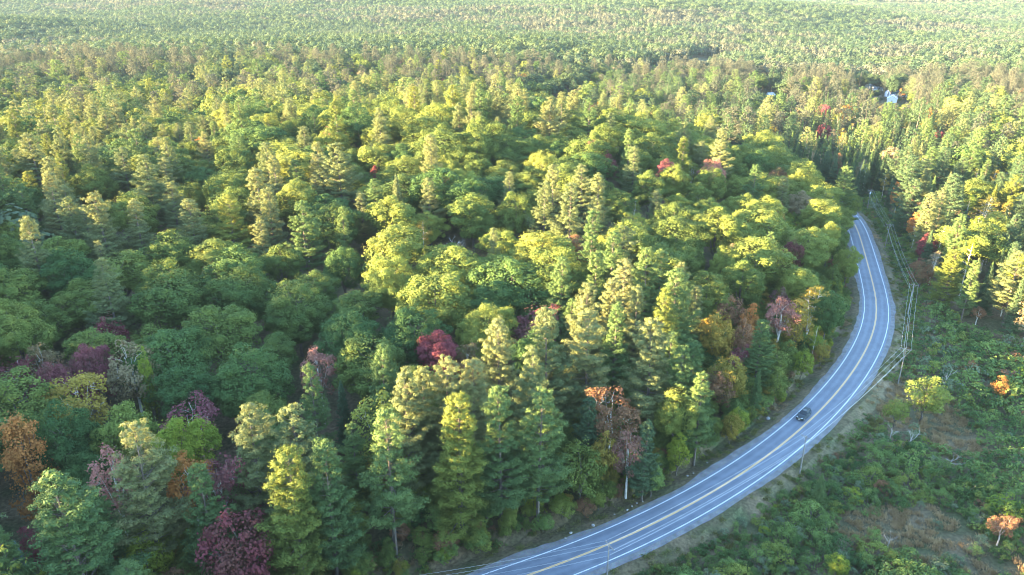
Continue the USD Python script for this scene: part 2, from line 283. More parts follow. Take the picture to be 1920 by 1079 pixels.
def pine(seed, H=28.0, R=5.2, cb=.30, hi=True, dens=1.0, gap=.1, power=.62):
    """white pine: whorls of rising boughs, each carrying a few soft plumes of needles."""
    r = np.random.default_rng(seed); lean = r.normal(0, .010 * H, 2); zs = np.linspace(0, H, 9)
    def ax(z): u_ = np.asarray(z) / H; return np.stack([lean[0] * u_ ** 2, lean[1] * u_ ** 2, u_ * H], -1)
    tr = [tube(ax(zs), np.maximum(.0125 * H * (1 - zs / H) ** .8, .03), 7 if hi else 4)]
    P, D, S = [], [], []; side = r.uniform(.72, 1.22, 6); z = H * cb
    while z < H * .975:
        u_ = (z - H * cb) / (H * (1 - cb)); prof = (1 - u_) ** power * min(1, (u_ + .30) / .5) + .06
        nb = r.integers(4, 7); az0 = r.uniform(0, 6.28); wl = r.uniform(.66, 1.18)
        for b in range(nb):
            if r.random() < gap: continue
            az = az0 + b * 6.283 / nb + r.normal(0, .22); L = R * prof * wl * r.uniform(.7, 1.15) * side[int((az % 6.283) / 6.284 * 6)]
            e0 = math.radians(-4 + 44 * u_ ** 1.4) + r.normal(0, .09); t_ = np.linspace(0, 1, 5); hd = np.array([math.cos(az), math.sin(az), 0]); sd = np.array([-hd[1], hd[0], 0])
            bp = ax(z) + hd * (t_ * L)[:, None] + np.array([0, 0, 1]) * (math.tan(e0) * t_ * L + .26 * L * t_ ** 2.4)[:, None]
            if hi: tr.append(tube(bp, np.linspace(.018 * L + .015, .012, 5), 3))
            m = max(1, int(round(L / (.95 if hi else 1.5))))
            for j in range(m):
                s_ = 1 - j * .72 / max(m, 1) * r.uniform(.85, 1.1); base = np.array([np.interp(s_, t_, bp[:, k]) for k in range(3)])
                w = .34 * L * (1 - s_) + .12
                for sg in ((0,) if j == 0 else ((-1, 1) if L > 1.4 else (r.choice([-1, 1]),))):
                    c = base + sd * sg * w * r.uniform(.7, 1.3) + [0, 0, r.uniform(0, .15)]
                    P.append(c); D.append(unit(hd * .8 + sd * sg * .55 + [0, 0, .35 + .5 * u_])); S.append((.50 + .075 * L) * r.uniform(.75, 1.2) * (1.12 if j == 0 else .92))
        z += (.92 if hi else 1.25) * r.uniform(.75, 1.3) * (.62 + .5 * (1 - u_))
    for k in range(4): P.append(ax(H - .35 * k) + r.normal(0, .12, 3)); D.append(np.array([0, 0, 1.0])); S.append(.5 + .1 * k)
    if hi:
        for _ in range(16):
            z = r.uniform(.12, cb + .06) * H; az = r.uniform(0, 6.28); L = r.uniform(.8, 2.8); c = ax(z)
            tr.append(tube(np.array([c, c + [math.cos(az) * L * .6, math.sin(az) * L * .6, .1], c + [math.cos(az) * L, math.sin(az) * L, -.1]]), [.035, .022, .008], 3))
    P, D, S = np.array(P), np.array(D), np.array(S); k = int((78 if hi else 26) * dens)
    Pn, Dn, Sn = np.repeat(P, k, 0), np.repeat(D, k, 0), np.repeat(S, k)
    q_ = unit(r.normal(0, 1, Pn.shape) + Dn * .75 + [0, 0, .25]); rad = Sn * (r.uniform(.3, 1.05, len(Sn)) ** .7 + (r.random(len(Sn)) < .15) * r.uniform(0, .5, len(Sn)))
    c = Pn + (q_ * [1, 1, .62] + Dn * .45) * rad[:, None]
    nl = r.uniform(.24, .46, len(c)) * (1 if hi else 1.6)
    nrm = unit(q_ + r.normal(0, .35, c.shape) + [0, 0, .25]); tan = unit(Dn * .6 + q_ * .5 + r.normal(0, .45, c.shape) + [0, 0, .35])
    return tr, [kites(c, nrm, tan, nl, nl * (.36 if hi else .5))], H, R
def spruce(seed, H=19.0, R=3.0, cb=.07, hi=True):
    r = np.random.default_rng(seed); zs = np.linspace(0, H, 6); tr = [tube(np.column_stack([zs * 0, zs * 0, zs]), np.maximum(.0105 * H * (1 - zs / H), .02), 6 if hi else 4)]
    C, Q, T = [], [], []; z = H * cb
    while z < H * .985:
        u_ = (z / H - cb) / (1 - cb); Lm = R * ((1 - u_) ** .9 + .03) * min(1, (u_ + .5) / .55); nb = int(r.integers(7, 10)) if hi else 6
        for b in range(nb):
            az = r.uniform(0, 6.28); L = Lm * r.uniform(.6, 1.15); hd = np.array([math.cos(az), math.sin(az), 0]); sd = np.array([-hd[1], hd[0], 0]); n = max(3, int(L * (26 if hi else 5)))
            s_ = r.uniform(.12, 1, n) ** .7; w = r.uniform(-1, 1, n) * (.34 * L * (1.05 - s_) + .10)
            dz = (-.34 + .62 * u_) * s_ * L + .16 * L * s_ ** 3
            C.append(np.array([0, 0, z]) + hd * (s_ * L)[:, None] + sd * w[:, None] + np.array([0, 0, 1]) * (dz + r.normal(0, .07, n))[:, None])
            T.append(np.tile(hd, (n, 1)) + sd * np.sign(w)[:, None] * .7 + r.normal(0, .3, (n, 3)) + [0, 0, -.1]); Q.append(np.tile(hd * .5 + [0, 0, .9], (n, 1)) + r.normal(0, .35, (n, 3)))
        z += (.42 if hi else .8) * r.uniform(.7, 1.3) * (.55 + .6 * (1 - u_))
    C, Q, T = np.vstack(C), np.vstack(Q), np.vstack(T); nl = r.uniform(.28, .5, len(C)) * (1 if hi else 2.1)
    return tr, [kites(C, unit(Q), unit(T), nl, nl * .42)], H, R

def lobes_of(r, subs, n, rmin, rmax, up=.25):
    out = []
    for _ in range(n):
        c, rad = subs[r.integers(len(subs))]
        d = unit(r.normal(0, 1, 3) + [0, 0, up]); p = c + d * rad * r.uniform(.72, 1.02)
        if any(np.sum(((p - c2) / (r2 * .62)) ** 2) < 1 for c2, r2 in subs): continue
        out.append((p, r.uniform(rmin, rmax), unit(p - np.mean([s_[0] for s_ in subs], 0) + d * rad.mean())))
    return out
def leafball(r, p, rad, out, dens, leaf, flatz=.8, nn=.45):
    n = max(6, int(dens * rad * rad)); d = unit(r.normal(0, 1, (n, 3)) + out * .75 + [0, 0, .25])
    c = p + d * np.array([1, 1, flatz]) * (rad * (r.uniform(.5, 1.12, n) ** .6 + (r.random(n) < .14) * r.uniform(0, .42, n)))[:, None]
    nrm = unit(d + r.normal(0, nn, (n, 3)) + [0, 0, .35]); sz = leaf * r.uniform(.7, 1.3, n)
    return kites(c, nrm, r.normal(0, 1, (n, 3)), sz, sz * .8)
def broadleaf(seed, H=18.0, R=5.2, cb=.33, nl=95, lr=(.55, 1.5), dens=160, leaf=.30, hi=True, spread=.5, ns=6, bare=0.0, limb=1.0):
    r = np.random.default_rng(seed); z0 = H * cb; ch = H - z0
    subs = []
    for k in range(ns):
        a = k * 6.283 / (ns - 1) + r.uniform(-.4, .4); q_ = 0 if k == ns - 1 else R * spread * r.uniform(.85, 1.2)
        rad = np.array([R * .46, R * .46, ch * .30]) * r.uniform(.8, 1.15) if k < ns - 1 else np.array([R * .70, R * .70, ch * .42])
        top = H - rad[2] - (0 if k == ns - 1 else ch * r.uniform(.10, .36))
        subs.append((np.array([math.cos(a) * q_, math.sin(a) * q_, top]), rad))
    for k in range(max(2, ns // 2)):                      # lower skirt
        a = r.uniform(0, 6.28); q_ = R * spread * .9
        subs.append((np.array([math.cos(a) * q_, math.sin(a) * q_, z0 + ch * .30]), np.array([R * .42, R * .42, ch * .25])))
    tr = [tube(np.array([[0, 0, 0], [r.normal(0, .1), r.normal(0, .1), z0 * .6], [r.normal(0, .2), r.normal(0, .2), z0 * 1.15], [r.normal(0, .3), r.normal(0, .3), z0 + ch * .55]]), np.array([.018, .014, .011, .005]) * H, 7 if hi else 4)]
    lb = lobes_of(r, subs, nl, *lr)
    if hi:
        for c, rad in subs:
            mid = np.array([c[0] * .4, c[1] * .4, z0 + (c[2] - z0) * .45]); tr.append(tube(np.array([[0, 0, z0 * .85], mid, c + [0, 0, rad[2] * .3]]), np.array([.008, .006, .002]) * H * limb, 4))
        for p, rad, out in lb[::2]:
            c, _ = min(subs, key=lambda s_: np.sum((s_[0] - p) ** 2)); tr.append(tube(np.array([c * .8 + p * .2, (c + p) / 2 + r.normal(0, .15, 3), p]), [.05 * limb, .035 * limb, .012], 3))
    cr = [leafball(r, p, rad, out, dens * (1 if r.random() > bare else .25), leaf, nn=.45 if hi else .28) for p, rad, out in lb]
    for c, rad in subs:
        n = int(dens * (.22 if not bare else .08) * (rad[0] * rad[0] + rad[0] * rad[2])); d = unit(r.normal(0, 1, (n, 3)) + [0, 0, .35]); nz = meshkit.noise(d * 3.4 + 9.0 + c * .1, seed)
        sz = leaf * r.uniform(.7, 1.3, n); cr.append(kites(c + d * rad * (.60 + .66 * nz + r.normal(0, .08, n))[:, None], unit(d + r.normal(0, .4, (n, 3)) + [0, 0, .3]), r.normal(0, 1, (n, 3)), sz, sz * .8))
    return tr, cr, H, R
def birch(seed, H=16.0, R=2.6, hi=True, dens=70, stems=1):
    r = np.random.default_rng(seed); tr, cr = [], []
    for s_ in range(stems):
        a = r.uniform(0, 6.28); ln = np.array([math.cos(a), math.sin(a), 0]) * (H * .10 if stems > 1 else H * .03)
        zs = np.linspace(0, 1, 6); ax = ln[None] * zs[:, None] ** 1.5 + np.array([0, 0, H * r.uniform(.88, 1)])[None] * zs[:, None]
        tr.append(tube(ax, .0085 * H * (1 - zs * .85), 6 if hi else 4))
        for k in range(46 if stems == 1 else 26):
            u_ = r.uniform(.38, 1); c = np.array([np.interp(u_, zs, ax[:, j]) for j in range(3)]); w = R * math.sin(min(1, (1.06 - u_) / .5) * 1.57) * r.uniform(.2, 1)
            az = r.uniform(0, 6.28); p = c + [math.cos(az) * w, math.sin(az) * w, w * .5]
            tr.append(tube(np.array([c, (c + p) / 2 + [0, 0, .1], p]), [.035, .022, .01], 3))
            cr.append(leafball(r, p, r.uniform(.45, .95), unit(p - c + [0, 0, .4]), dens, .26 if hi else .5))
    return tr, cr, H, R
def shrub(seed, H=3.0, R=2.4, n=42, dens=150, leaf=.20, hi=True):
    r = np.random.default_rng(seed); tr, cr = [], []
    for k in range(7 if hi else 0):
        a = r.uniform(0, 6.28); q_ = R * r.uniform(.3, .8); tr.append(tube(np.array([[0, 0, 0], [math.cos(a) * q_ * .5, math.sin(a) * q_ * .5, H * .5], [math.cos(a) * q_, math.sin(a) * q_, H * .85]]), [.05, .035, .015], 3))
    subs = [(np.array([math.cos(a) * R * .5, math.sin(a) * R * .5, H * r.uniform(.25, .5)]), np.array([R * .55, R * .55, H * .5]) * r.uniform(.8, 1.15)) for a in r.uniform(0, 6.28, 4)] + [(np.array([0, 0, H * .45]), np.array([R * .6, R * .6, H * .55]))]
    for p, rad, out in lobes_of(r, subs, n, .35, .72, up=.5):
        if p[2] > .1: cr.append(leafball(r, p, rad, out, dens, leaf))
    return tr, cr, H, R
def bare_tree(seed, H=12.0, spread=.5, depth=4):
    r = np.random.default_rng(seed); tr = []
    def grow(p, d, L, rad, lev):
        q_ = p + d * L; mid = (p + q_) / 2 + r.normal(0, .04 * L, 3); tr.append(tube(np.array([p, mid, q_]), [rad, rad * .8, rad * .55], 5 if lev > 2 else 3))
        if lev == 0: return
        for k in range(r.integers(2, 4) + (lev == depth)):
            s_ = r.uniform(.45, 1); b = p + d * L * s_; grow(b, unit(d + r.normal(0, spread, 3) + [0, 0, .15]), L * r.uniform(.45, .72), rad * .5, lev - 1)
    grow(np.zeros(3), np.array([0, 0, 1.0]), H * .5, .012 * H, depth)
    return tr, None, H, H * .3

for k in range(6): lib('white_pine', *pine(100 + k, 28, [5.2, 4.7, 5.6, 4.9, 4.3, 5.6][k], [.15, .25, .12, .16, .29, .09][k], gap=[.1, .18, .1, .12, .22, .06][k], power=[.78, .68, .85, .9, .74, .86][k]))
for k in range(4): lib('white_pine_mid', *pine(140 + k, 26, [5.0, 4.6, 5.4, 4.2][k], [.3, .38, .26, .4][k], hi=False, power=[.6, .7, .55, .65][k]))
for k in range(3): lib('spruce', *spruce(160 + k, 19, [3.0, 2.6, 3.3][k]))
for k in range(3): lib('spruce_mid', *spruce(180 + k, 19, [3.0, 2.5, 3.4][k], hi=False))
for k in range(6): lib('maple', *broadleaf(200 + k, [18, 17, 19, 16, 18, 17][k], [6.4, 5.8, 7.0, 5.9, 5.0, 7.2][k], [.32, .36, .3, .28, .34, .38][k], nl=[165, 150, 190, 150, 125, 200][k]))
for k in range(4): lib('maple_mid', *broadleaf(240 + k, [18, 17, 18, 16][k], [6.4, 5.8, 7.0, 6.2][k], .35, nl=110, lr=(.8, 1.8), dens=30, leaf=.64, hi=False))
for k in range(3): lib('small_maple', *broadleaf(260 + k, [10, 9, 11][k], [3.0, 3.3, 2.6][k], .22, nl=80, lr=(.5, .95), dens=110, leaf=.27))
for k in range(2): lib('thin_maple', *broadleaf(280 + k, [13, 12][k], [2.8, 3.1][k], .40, nl=110, lr=(.5, .95), dens=95, leaf=.27, bare=.2, limb=.45), bark='pale_bark')
for k in range(2): lib('tall_maple', *broadleaf(290 + k, 21, [3.6, 4.0][k], .15, nl=120, lr=(.6, 1.1), dens=100, leaf=.32, spread=.35, ns=7))
for k in range(3): lib('birch', *birch(300 + k, [16, 15, 17][k], [2.6, 2.9, 2.4][k], stems=[1, 3, 1][k]), bark='pale_bark')
for k in range(5): lib('shrub', *shrub(320 + k, [2.8, 3.3, 2.4, 3.8, 2.2][k], [2.3, 2.0, 2.7, 2.2, 1.9][k]))
for k in range(2): lib('shrub_mid', *shrub(340 + k, 3, 2.5, n=26, dens=34, leaf=.42, hi=False))
for k in range(3): lib('dead_tree', *bare_tree(360 + k, [9, 11, 8][k], [.45, .35, .6][k]), bark='dead_wood')

def tree_at(name, shape, k, leaves, loc, h, rz, label, cat, group=None, wide=1.0):
    path, H, R = SHAPES[shape][k % len(SHAPES[shape])]; sc = h / H
    t = thing(name, label, cat, (loc[0], loc[1], loc[2] - .15), rz, (sc * wide, sc * wide, sc), group)
    t.GetReferences().AddInternalReference(path); t.SetInstanceable(True)
    if leaves: bind(t, leaves)
    return t


# ------------------------------------------------------------------ trees one can point to, each set at its own place
from shapely.geometry import Polygon, Point
from shapely import contains_xy
def px_poly(pts, z=-1.5): return Polygon([tuple(p) for p in flat(*np.array(pts, float).T, z)])
WET = px_poly([(760, 1190), (900, 1110), (1100, 1040), (1500, 860), (1600, 690), (1655, 560), (1625, 420), (1612, 385), (1640, 360), (1665, 400), (1712, 480), (1750, 565), (1800, 612), (1930, 650), (2300, 760), (2400, 1190)])
OPEN = [px_poly(p) for p in ([(1545, 985), (1600, 950), (1690, 945), (1760, 955), (1850, 1000), (1830, 1040), (1700, 1050), (1590, 1040)], [(1610, 735), (1690, 715), (1790, 745), (1820, 800), (1870, 850), (1800, 860), (1700, 805), (1620, 780)], [(1800, 1050), (1920, 1040), (1960, 1079), (1820, 1090)], [(1720, 940), (1740, 930), (1800, 965), (1790, 1000)])]
W, G_, O_, R_ = 'white_pine', 'maple_tree', 'autumn_maple_tree', 'birch_tree'
HEROES = [
 # bottom left
 (160, 918, 21, 'white_pine', 5, 'pine_needles', 1.35, W, 'pine', 'bushy pale green pine with no bare stem at the bottom left corner'),
 (243, 803, 29, 'white_pine', 1, 'pale_pine_needles', 1.15, W, 'pine', 'white pine with cream lit top and bare grey stem behind the bushy corner pine'),
 (372, 872, 24, 'white_pine', 3, 'pine_needles', 1.0, W, 'pine', 'green pine between the bare stemmed white pine and the crimson maple'),
 (462, 765, 28, 'white_pine', 2, 'pale_pine_needles', 1.1, W, 'pine', 'round topped cream pine, left one of a touching pair behind the crimson maple'),
 (548, 762, 28, 'white_pine', 0, 'pale_pine_needles', 1.05, W, 'pine', 'round topped cream pine, right one of a touching pair behind the crimson maple'),
 (535, 843, 28, 'white_pine', 5, 'olive_pine_needles', 1.2, W, 'pine', 'broad yellow green pine right of the crimson maple at the bottom edge'),
 (603, 828, 27, 'white_pine', 3, 'pine_needles', 1.05, W, 'pine', 'dull green pine touching the broad yellow green pine on its right'),
 (722, 772, 29, 'white_pine', 4, 'pine_needles', 1.15, W, 'pine', 'thin open pine with long pale bare trunk showing halfway down'),
 (858, 742, 29, 'white_pine', 5, 'olive_pine_needles', 1.15, W, 'pine', 'olive pine thick with foliage in round tufts down to the road bank'),
 (938, 726, 29, 'white_pine', 3, 'pine_needles', 1.0, W, 'pine', 'tall green pine just right of the tufted olive pine by the road'),
 (1012, 736, 28, 'white_pine', 1, 'pine_needles', 1.05, W, 'pine', 'dark sided pine nearest the bend of the road bank, last before the gap'),
 (580, 684, 25, 'white_pine', 4, 'pine_needles', .85, W, 'pine', 'slender upright pine standing alone in front of dark maples'),
 (638, 712, 17, 'spruce', 0, 'spruce_needles', .95, 'spruce_tree', 'spruce', 'small dark spruce right of the slender upright pine'),
 (757, 694, 29, 'white_pine', 0, 'pale_pine_needles', .95, W, 'pine', 'leftmost of the pale lit pine tops rising behind the tufted olive pine'),
 (790, 690, 27, 'white_pine', 1, 'pale_pine_needles', .9, W, 'pine', 'second from the left of the pale lit pine tops behind the tufted olive pine'),
 (832, 672, 29, 'white_pine', 2, 'pale_pine_needles', .95, W, 'pine', 'third from the left of the pale lit pine tops behind the tufted olive pine'),
 (885, 674, 28, 'white_pine', 5, 'pale_pine_needles', 1.0, W, 'pine', 'flat topped pale pine fourth from the left behind the tufted olive pine'),
 (935, 598, 30, 'white_pine', 2, 'pale_pine_needles', 1.05, W, 'pine', 'tall cream topped pine just right of the wine red maple'),
 (1000, 655, 29, 'white_pine', 0, 'pale_pine_needles', .9, W, 'pine', 'cream pine in front of the highest pine of the roadside clump'),
 (1028, 580, 31, 'white_pine', 3, 'pale_pine_needles', 1.1, W, 'pine', 'highest cream pine at the upper right end of the roadside pine clump'),
 (24, 1012, 12, 'spruce', 1, 'blue_spruce_needles', 1.1, 'spruce_tree', 'spruce', 'blue grey spruce low in the bottom left corner'),
 (22, 770, 24, 'tall_maple', 0, 'orange_leaves', .95, O_, 'maple', 'tall narrow orange maple at the left edge'),
 (440, 955, 19, 'small_maple', 0, 'crimson_leaves', .95, O_, 'maple', 'dark crimson maple in front of the pines at the bottom edge'),
 (262, 1010, 12, 'small_maple', 1, 'yellow_green_leaves', .8, G_, 'maple', 'small yellow green tree between the bushy pine and the crimson maple'),
 (45, 990, 10, 'small_maple', 2, 'crimson_leaves', .8, O_, 'maple', 'small deep red tree above the blue grey spruce'),
 (335, 785, 21, 'maple', 0, 'yellow_green_leaves', .75, G_, 'maple', 'round yellow maple behind the bare stemmed white pine'),
 (345, 845, 21, 'thin_maple', 0, 'orange_leaves', .8, O_, 'maple', 'small orange tip poking up below the round yellow maple'),
 (398, 842, 21, 'thin_maple', 1, 'purple_leaves', .9, O_, 'maple', 'dark purple sprig left of the paired cream pines'),
 (198, 838, 22, 'thin_maple', 0, 'pink_leaves', .7, O_, 'maple', 'pink red branch tip beside the cream top of the bare stemmed pine'),
 (228, 762, 19, 'maple', 1, 'bright_green_leaves', .85, G_, 'maple', 'green maple with pale lit top left of the round yellow maple'),
 (100, 762, 21, 'maple', 2, 'deep_green_leaves', .8, G_, 'maple', 'large dark green maple right of the tall orange maple'),
 (150, 850, 16, 'maple', 3, 'deep_green_leaves', .8, G_, 'maple', 'dark green maple low between the orange maple and the bare stemmed pine'),
 (345, 752, 17, 'thin_maple', 1, 'purple_leaves', 1.3, O_, 'maple', 'faded mauve maple top behind the round yellow maple'),
 (495, 738, 18, 'maple', 4, 'maple_leaves', .95, G_, 'maple', 'fresh green maple behind the paired cream pines'),
 (135, 698, 20, 'thin_maple', 0, 'golden_leaves', 1.25, O_, 'maple', 'sparse golden brown tree with its thin stem showing below'),
 (160, 650, 19, 'maple', 5, 'purple_leaves', .62, O_, 'maple', 'magenta maple top standing behind the sparse golden brown tree'),
 (88, 682, 19, 'maple', 0, 'purple_leaves', .62, O_, 'maple', 'bright magenta maple left of the sparse golden brown tree'),
 (70, 643, 19, 'thin_maple', 0, 'rust_leaves', 1.0, O_, 'maple', 'rusty orange top above the bright magenta maple'),
 (8, 665, 18, 'thin_maple', 1, 'crimson_leaves', 1.0, O_, 'maple', 'dull red tree top at the left edge above the orange maple'),
 (238, 640, 21, 'thin_maple', 1, 'tan_leaves', .95, O_, 'maple', 'narrow tan and pink tree leaning over a dark gap'),
 (262, 650, 21, 'tall_maple', 1, 'yellow_green_leaves', .45, G_, 'maple', 'slim olive yellow column of leaves beside the tan and pink tree'),
 (592, 648, 19, 'thin_maple', 0, 'pink_leaves', .9, O_, 'maple', 'muted pink maple behind the slender upright pine'),
 (820, 624, 19, 'maple', 4, 'crimson_leaves', 1.05, O_, 'maple', 'wide wine red maple left of the tall cream topped pine'),
 (875, 640, 18, 'thin_maple', 0, 'rust_leaves', 1.0, O_, 'maple', 'small rust red top right beside the wine red maple'),
 (1005, 570, 19, 'thin_maple', 1, 'purple_leaves', 1.1, O_, 'maple', 'dusky pink maple behind the highest cream pine'),
 (708, 738, 22, 'thin_maple', 0, 'bright_green_leaves', 1.0, G_, 'maple', 'vivid green sprig with yellow tip among the pine tops'),
 (690, 632, 20, 'maple', 1, 'maple_leaves', 1.15, G_, 'maple', 'large green maple with yellow lit crown behind the slender pine'),
 (462, 652, 20, 'maple', 2, 'deep_green_leaves', 1.15, G_, 'maple', 'biggest dark blue green maple in the shaded hollow'),
 (315, 625, 20, 'maple', 5, 'deep_green_leaves', 1.1, G_, 'maple', 'green maple with yellow patch right of the tan and pink tree'),
 (400, 580, 20, 'maple', 5, 'maple_leaves', 1.15, G_, 'maple', 'broad maple with two bright yellow knobs on its crown'),
 (345, 690, 18, 'maple', 0, 'deep_green_leaves', 1.0, G_, 'maple', 'dark maple at the edge of the black gap left of the biggest blue green one'),
 (775, 578, 20, 'maple', 2, 'deep_green_leaves', 1.15, G_, 'maple', 'rounded dark maple with pale top edge behind the wine red maple'),
 (915, 575, 19, 'maple', 5, 'bright_green_leaves', .9, G_, 'maple', 'light green maple behind the tall cream topped pine'),
 (550, 530, 20, 'maple', 2, 'maple_leaves', 1.2, G_, 'maple', 'wide maple with yellow flecked crown on the shade line'),
 (650, 590, 19, 'maple', 0, 'deep_green_leaves', 1.1, G_, 'maple', 'shaded maple right of the two knobbed one'),
 (448, 505, 20, 'maple', 5, 'maple_leaves', 1.1, G_, 'maple', 'round maple with lit rim left of the yellow flecked one'),
 (305, 490, 20, 'maple', 2, 'maple_leaves', 1.1, G_, 'maple', 'wide pale topped maple right of the tan pine on the left slope'),
 (850, 465, 20, 'maple', 5, 'bright_green_leaves', 1.2, G_, 'maple', 'brightest yellow lit maple crown at the middle of the shade line'),
 (730, 480, 20, 'maple', 2, 'bright_green_leaves', 1.1, G_, 'maple', 'yellow lit maple left of the brightest crown on the shade line'),
 (190, 488, 26, 'white_pine', 2, 'pale_pine_needles', 1.15, W, 'pine', 'tan lit pine standing alone on the left slope'),
 (48, 408, 27, 'white_pine', 3, 'pale_pine_needles', 1.15, W, 'pine', 'tall tan pine at the left edge with a wide dark skirt'),
 (270, 293, 28, 'white_pine', 0, 'pale_pine_needles', 1.3, W, 'pine', 'largest straw coloured pine on the upper left slope'),
 (178, 362, 27, 'white_pine', 2, 'pale_pine_needles', 1.2, W, 'pine', 'straw coloured pine left below the largest straw pine'),
 (90, 295, 27, 'white_pine', 5, 'pale_pine_needles', 1.2, W, 'pine', 'pale pine top at the upper left between two lower maples'),
 (500, 352, 26, 'white_pine', 5, 'pale_pine_needles', 1.1, W, 'pine', 'grey green pine rising from the lit maples left of the middle'),
 (592, 268, 26, 'white_pine', 1, 'pale_pine_needles', 1.1, W, 'pine', 'spiky pine with layered branches above the lit maples'),
 (710, 205, 27, 'white_pine', 2, 'pale_pine_needles', 1.1, W, 'pine', 'pink tinged pine standing clear above the middle forest'),
 (430, 375, 21, 'white_pine', 4, 'pale_pine_needles', .9, W, 'pine', 'small whitish pine low among the lit maples'),
 (742, 325, 24, 'spruce', 2, 'pale_pine_needles', 1.0, 'spruce_tree', 'spruce', 'narrow light spruce amid lit maples at the centre'),
 (640, 388, 22, 'white_pine', 4, 'pine_needles', .85, W, 'pine', 'blue green slim pine beside a dark gap near the centre'),
 (955, 322, 23, 'white_pine', 4, 'pale_pine_needles', 1.0, W, 'pine', 'pale bare looking pine above the maples at the centre'),
 (925, 428, 20, 'white_pine', 4, 'pale_pine_needles', .9, W, 'pine', 'pale pine tip behind the brightest maple crown'),
 (850, 432, 15, 'dead_tree', 0, None, 1.5, 'bare_tree', 'bare tree', 'leafless grey tree behind the brightest maple crown'),
 # the clump near the road's inner bend
 (1105, 583, 29, 'white_pine', 1, 'pale_pine_needles', 1.2, W, 'pine', 'cream topped pine with a dark trunk, front left of the inner clump'),
 (1228, 600, 29, 'white_pine', 2, 'pale_pine_needles', 1.15, W, 'pine', 'cream topped pine with spreading arms, front right of the inner clump'),
 (1172, 486, 27, 'white_pine', 4, 'pale_pine_needles', 1.1, W, 'pine', 'straw pine top furthest back in the inner clump'),
 (1100, 535, 27, 'white_pine', 0, 'pale_pine_needles', 1.0, W, 'pine', 'rounded pale pine at the back left of the inner clump'),
 (1150, 522, 27, 'white_pine', 5, 'pale_pine_needles', 1.0, W, 'pine', 'pale pine between the back left one and the straw top of the inner clump'),
 (1195, 538, 27, 'white_pine', 3, 'pale_pine_needles', .9, W, 'pine', 'pale pine directly behind the one with spreading arms'),
 (1272, 505, 28, 'white_pine', 5, 'pine_needles', 1.25, W, 'pine', 'big light green pine at the right end of the inner clump'),
 (1245, 545, 27, 'white_pine', 0, 'olive_pine_needles', 1.0, W, 'pine', 'yellowish pine in front of the big light green one'),
 (1300, 640, 24, 'white_pine', 3, 'pine_needles', 1.1, W, 'pine', 'dark green pine right of the one with spreading arms'),
 (1320, 700, 22, 'white_pine', 1, 'pine_needles', 1.0, W, 'pine', 'lower pine with layered boughs facing the car'),
 (1285, 650, 24, 'white_pine', 2, 'pine_needles', 1.0, W, 'pine', 'shaded pine filling the middle of the inner clump'),
 (1270, 725, 17, 'maple', 1, 'bright_green_leaves', .75, G_, 'maple', 'light green tree among dark boughs below the spreading pine'),
 (1150, 722, 19, 'thin_maple', 1, 'rust_leaves', 1.0, O_, 'maple', 'rust red tree with slanting white trunk in the inner clump'),
 (1105, 745, 18, 'white_pine', 5, 'spruce_needles', 1.0, W, 'pine', 'dark young pine left of the rust red tree'),
 (1182, 805, 16, 'thin_maple', 0, 'pink_leaves', .95, O_, 'maple', 'salmon red tree on a long white stem near the verge'),
 (1135, 815, 13, 'small_maple', 0, 'golden_leaves', .75, O_, 'maple', 'golden yellow tree left of the salmon red one'),
 (1090, 830, 14, 'small_maple', 1, 'maple_leaves', .9, G_, 'maple', 'leafy green tree at the verge left of the golden yellow one'),
 (1215, 790, 18, 'white_pine', 3, 'spruce_needles', 1.0, W, 'pine', 'blue dark pine right of the salmon red tree'),
 (1275, 815, 10, 'small_maple', 2, 'yellow_green_leaves', 1.0, G_, 'maple', 'yellow tinted small tree at the verge below the light green tree'),
 (1225, 868, 8, 'small_maple', 0, 'shrub_leaves', 1.0, G_, 'maple', 'low dark bushy tree on the verge left of the yellow tinted one'),
 (1200, 880, 5, 'small_maple', 1, 'orange_leaves', .9, O_, 'maple', 'small orange sapling at the foot of the salmon red tree'),
 (1180, 875, 5, 'small_maple', 2, 'yellow_green_leaves', .8, G_, 'maple', 'yellow sapling left beside the small orange one'),
 # roadside right of the clump
 (1372, 665, 14, 'small_maple', 0, 'golden_leaves', 1.0, O_, 'maple', 'amber tree at the wood edge above the car'),
 (1350, 690, 12, 'small_maple', 1, 'rust_leaves', .9, O_, 'maple', 'rust brown tree left of the amber one at the wood edge'),
 (1390, 645, 11, 'thin_maple', 1, 'purple_leaves', .9, O_, 'maple', 'bright magenta sprig beside the round soft pine'),
 (1432, 600, 19, 'white_pine', 5, 'pine_needles', 1.15, W, 'pine', 'round soft green pine at the wood edge right of the amber tree'),
 (1412, 572, 15, 'small_maple', 2, 'orange_leaves', .8, O_, 'maple', 'orange brown tree behind the round soft pine'),
 (1398, 602, 14, 'small_maple', 0, 'rust_leaves', .8, O_, 'maple', 'rusty tree left of the round soft pine'),
 (1352, 583, 17, 'small_maple', 1, 'golden_leaves', .7, O_, 'maple', 'ochre tree with white stem left of the rusty one'),
 (1470, 558, 17, 'thin_maple', 0, 'pink_leaves', 1.15, O_, 'maple', 'rose red tree with a pale bare stem near the outer bend'),
 (1500, 565, 16, 'small_maple', 2, 'golden_leaves', 1.0, O_, 'maple', 'mustard tree right of the rose red one'),
 (1528, 538, 17, 'birch', 1, 'golden_leaves', 1.0, R_, 'birch', 'yellow birch with several white stems by the outer bend'),
 (1560, 548, 17, 'maple', 4, 'deep_green_leaves', 1.0, G_, 'maple', 'dense dark green tree leaning to the road right of the yellow birch'),
 (1532, 610, 11, 'birch', 0, 'yellow_green_leaves', 1.2, R_, 'birch', 'light lime birch below the dense dark green tree'),
 (1510, 655, 9, 'small_maple', 1, 'yellow_green_leaves', .8, G_, 'maple', 'yellow green tree at the ditch below the lime birch'),
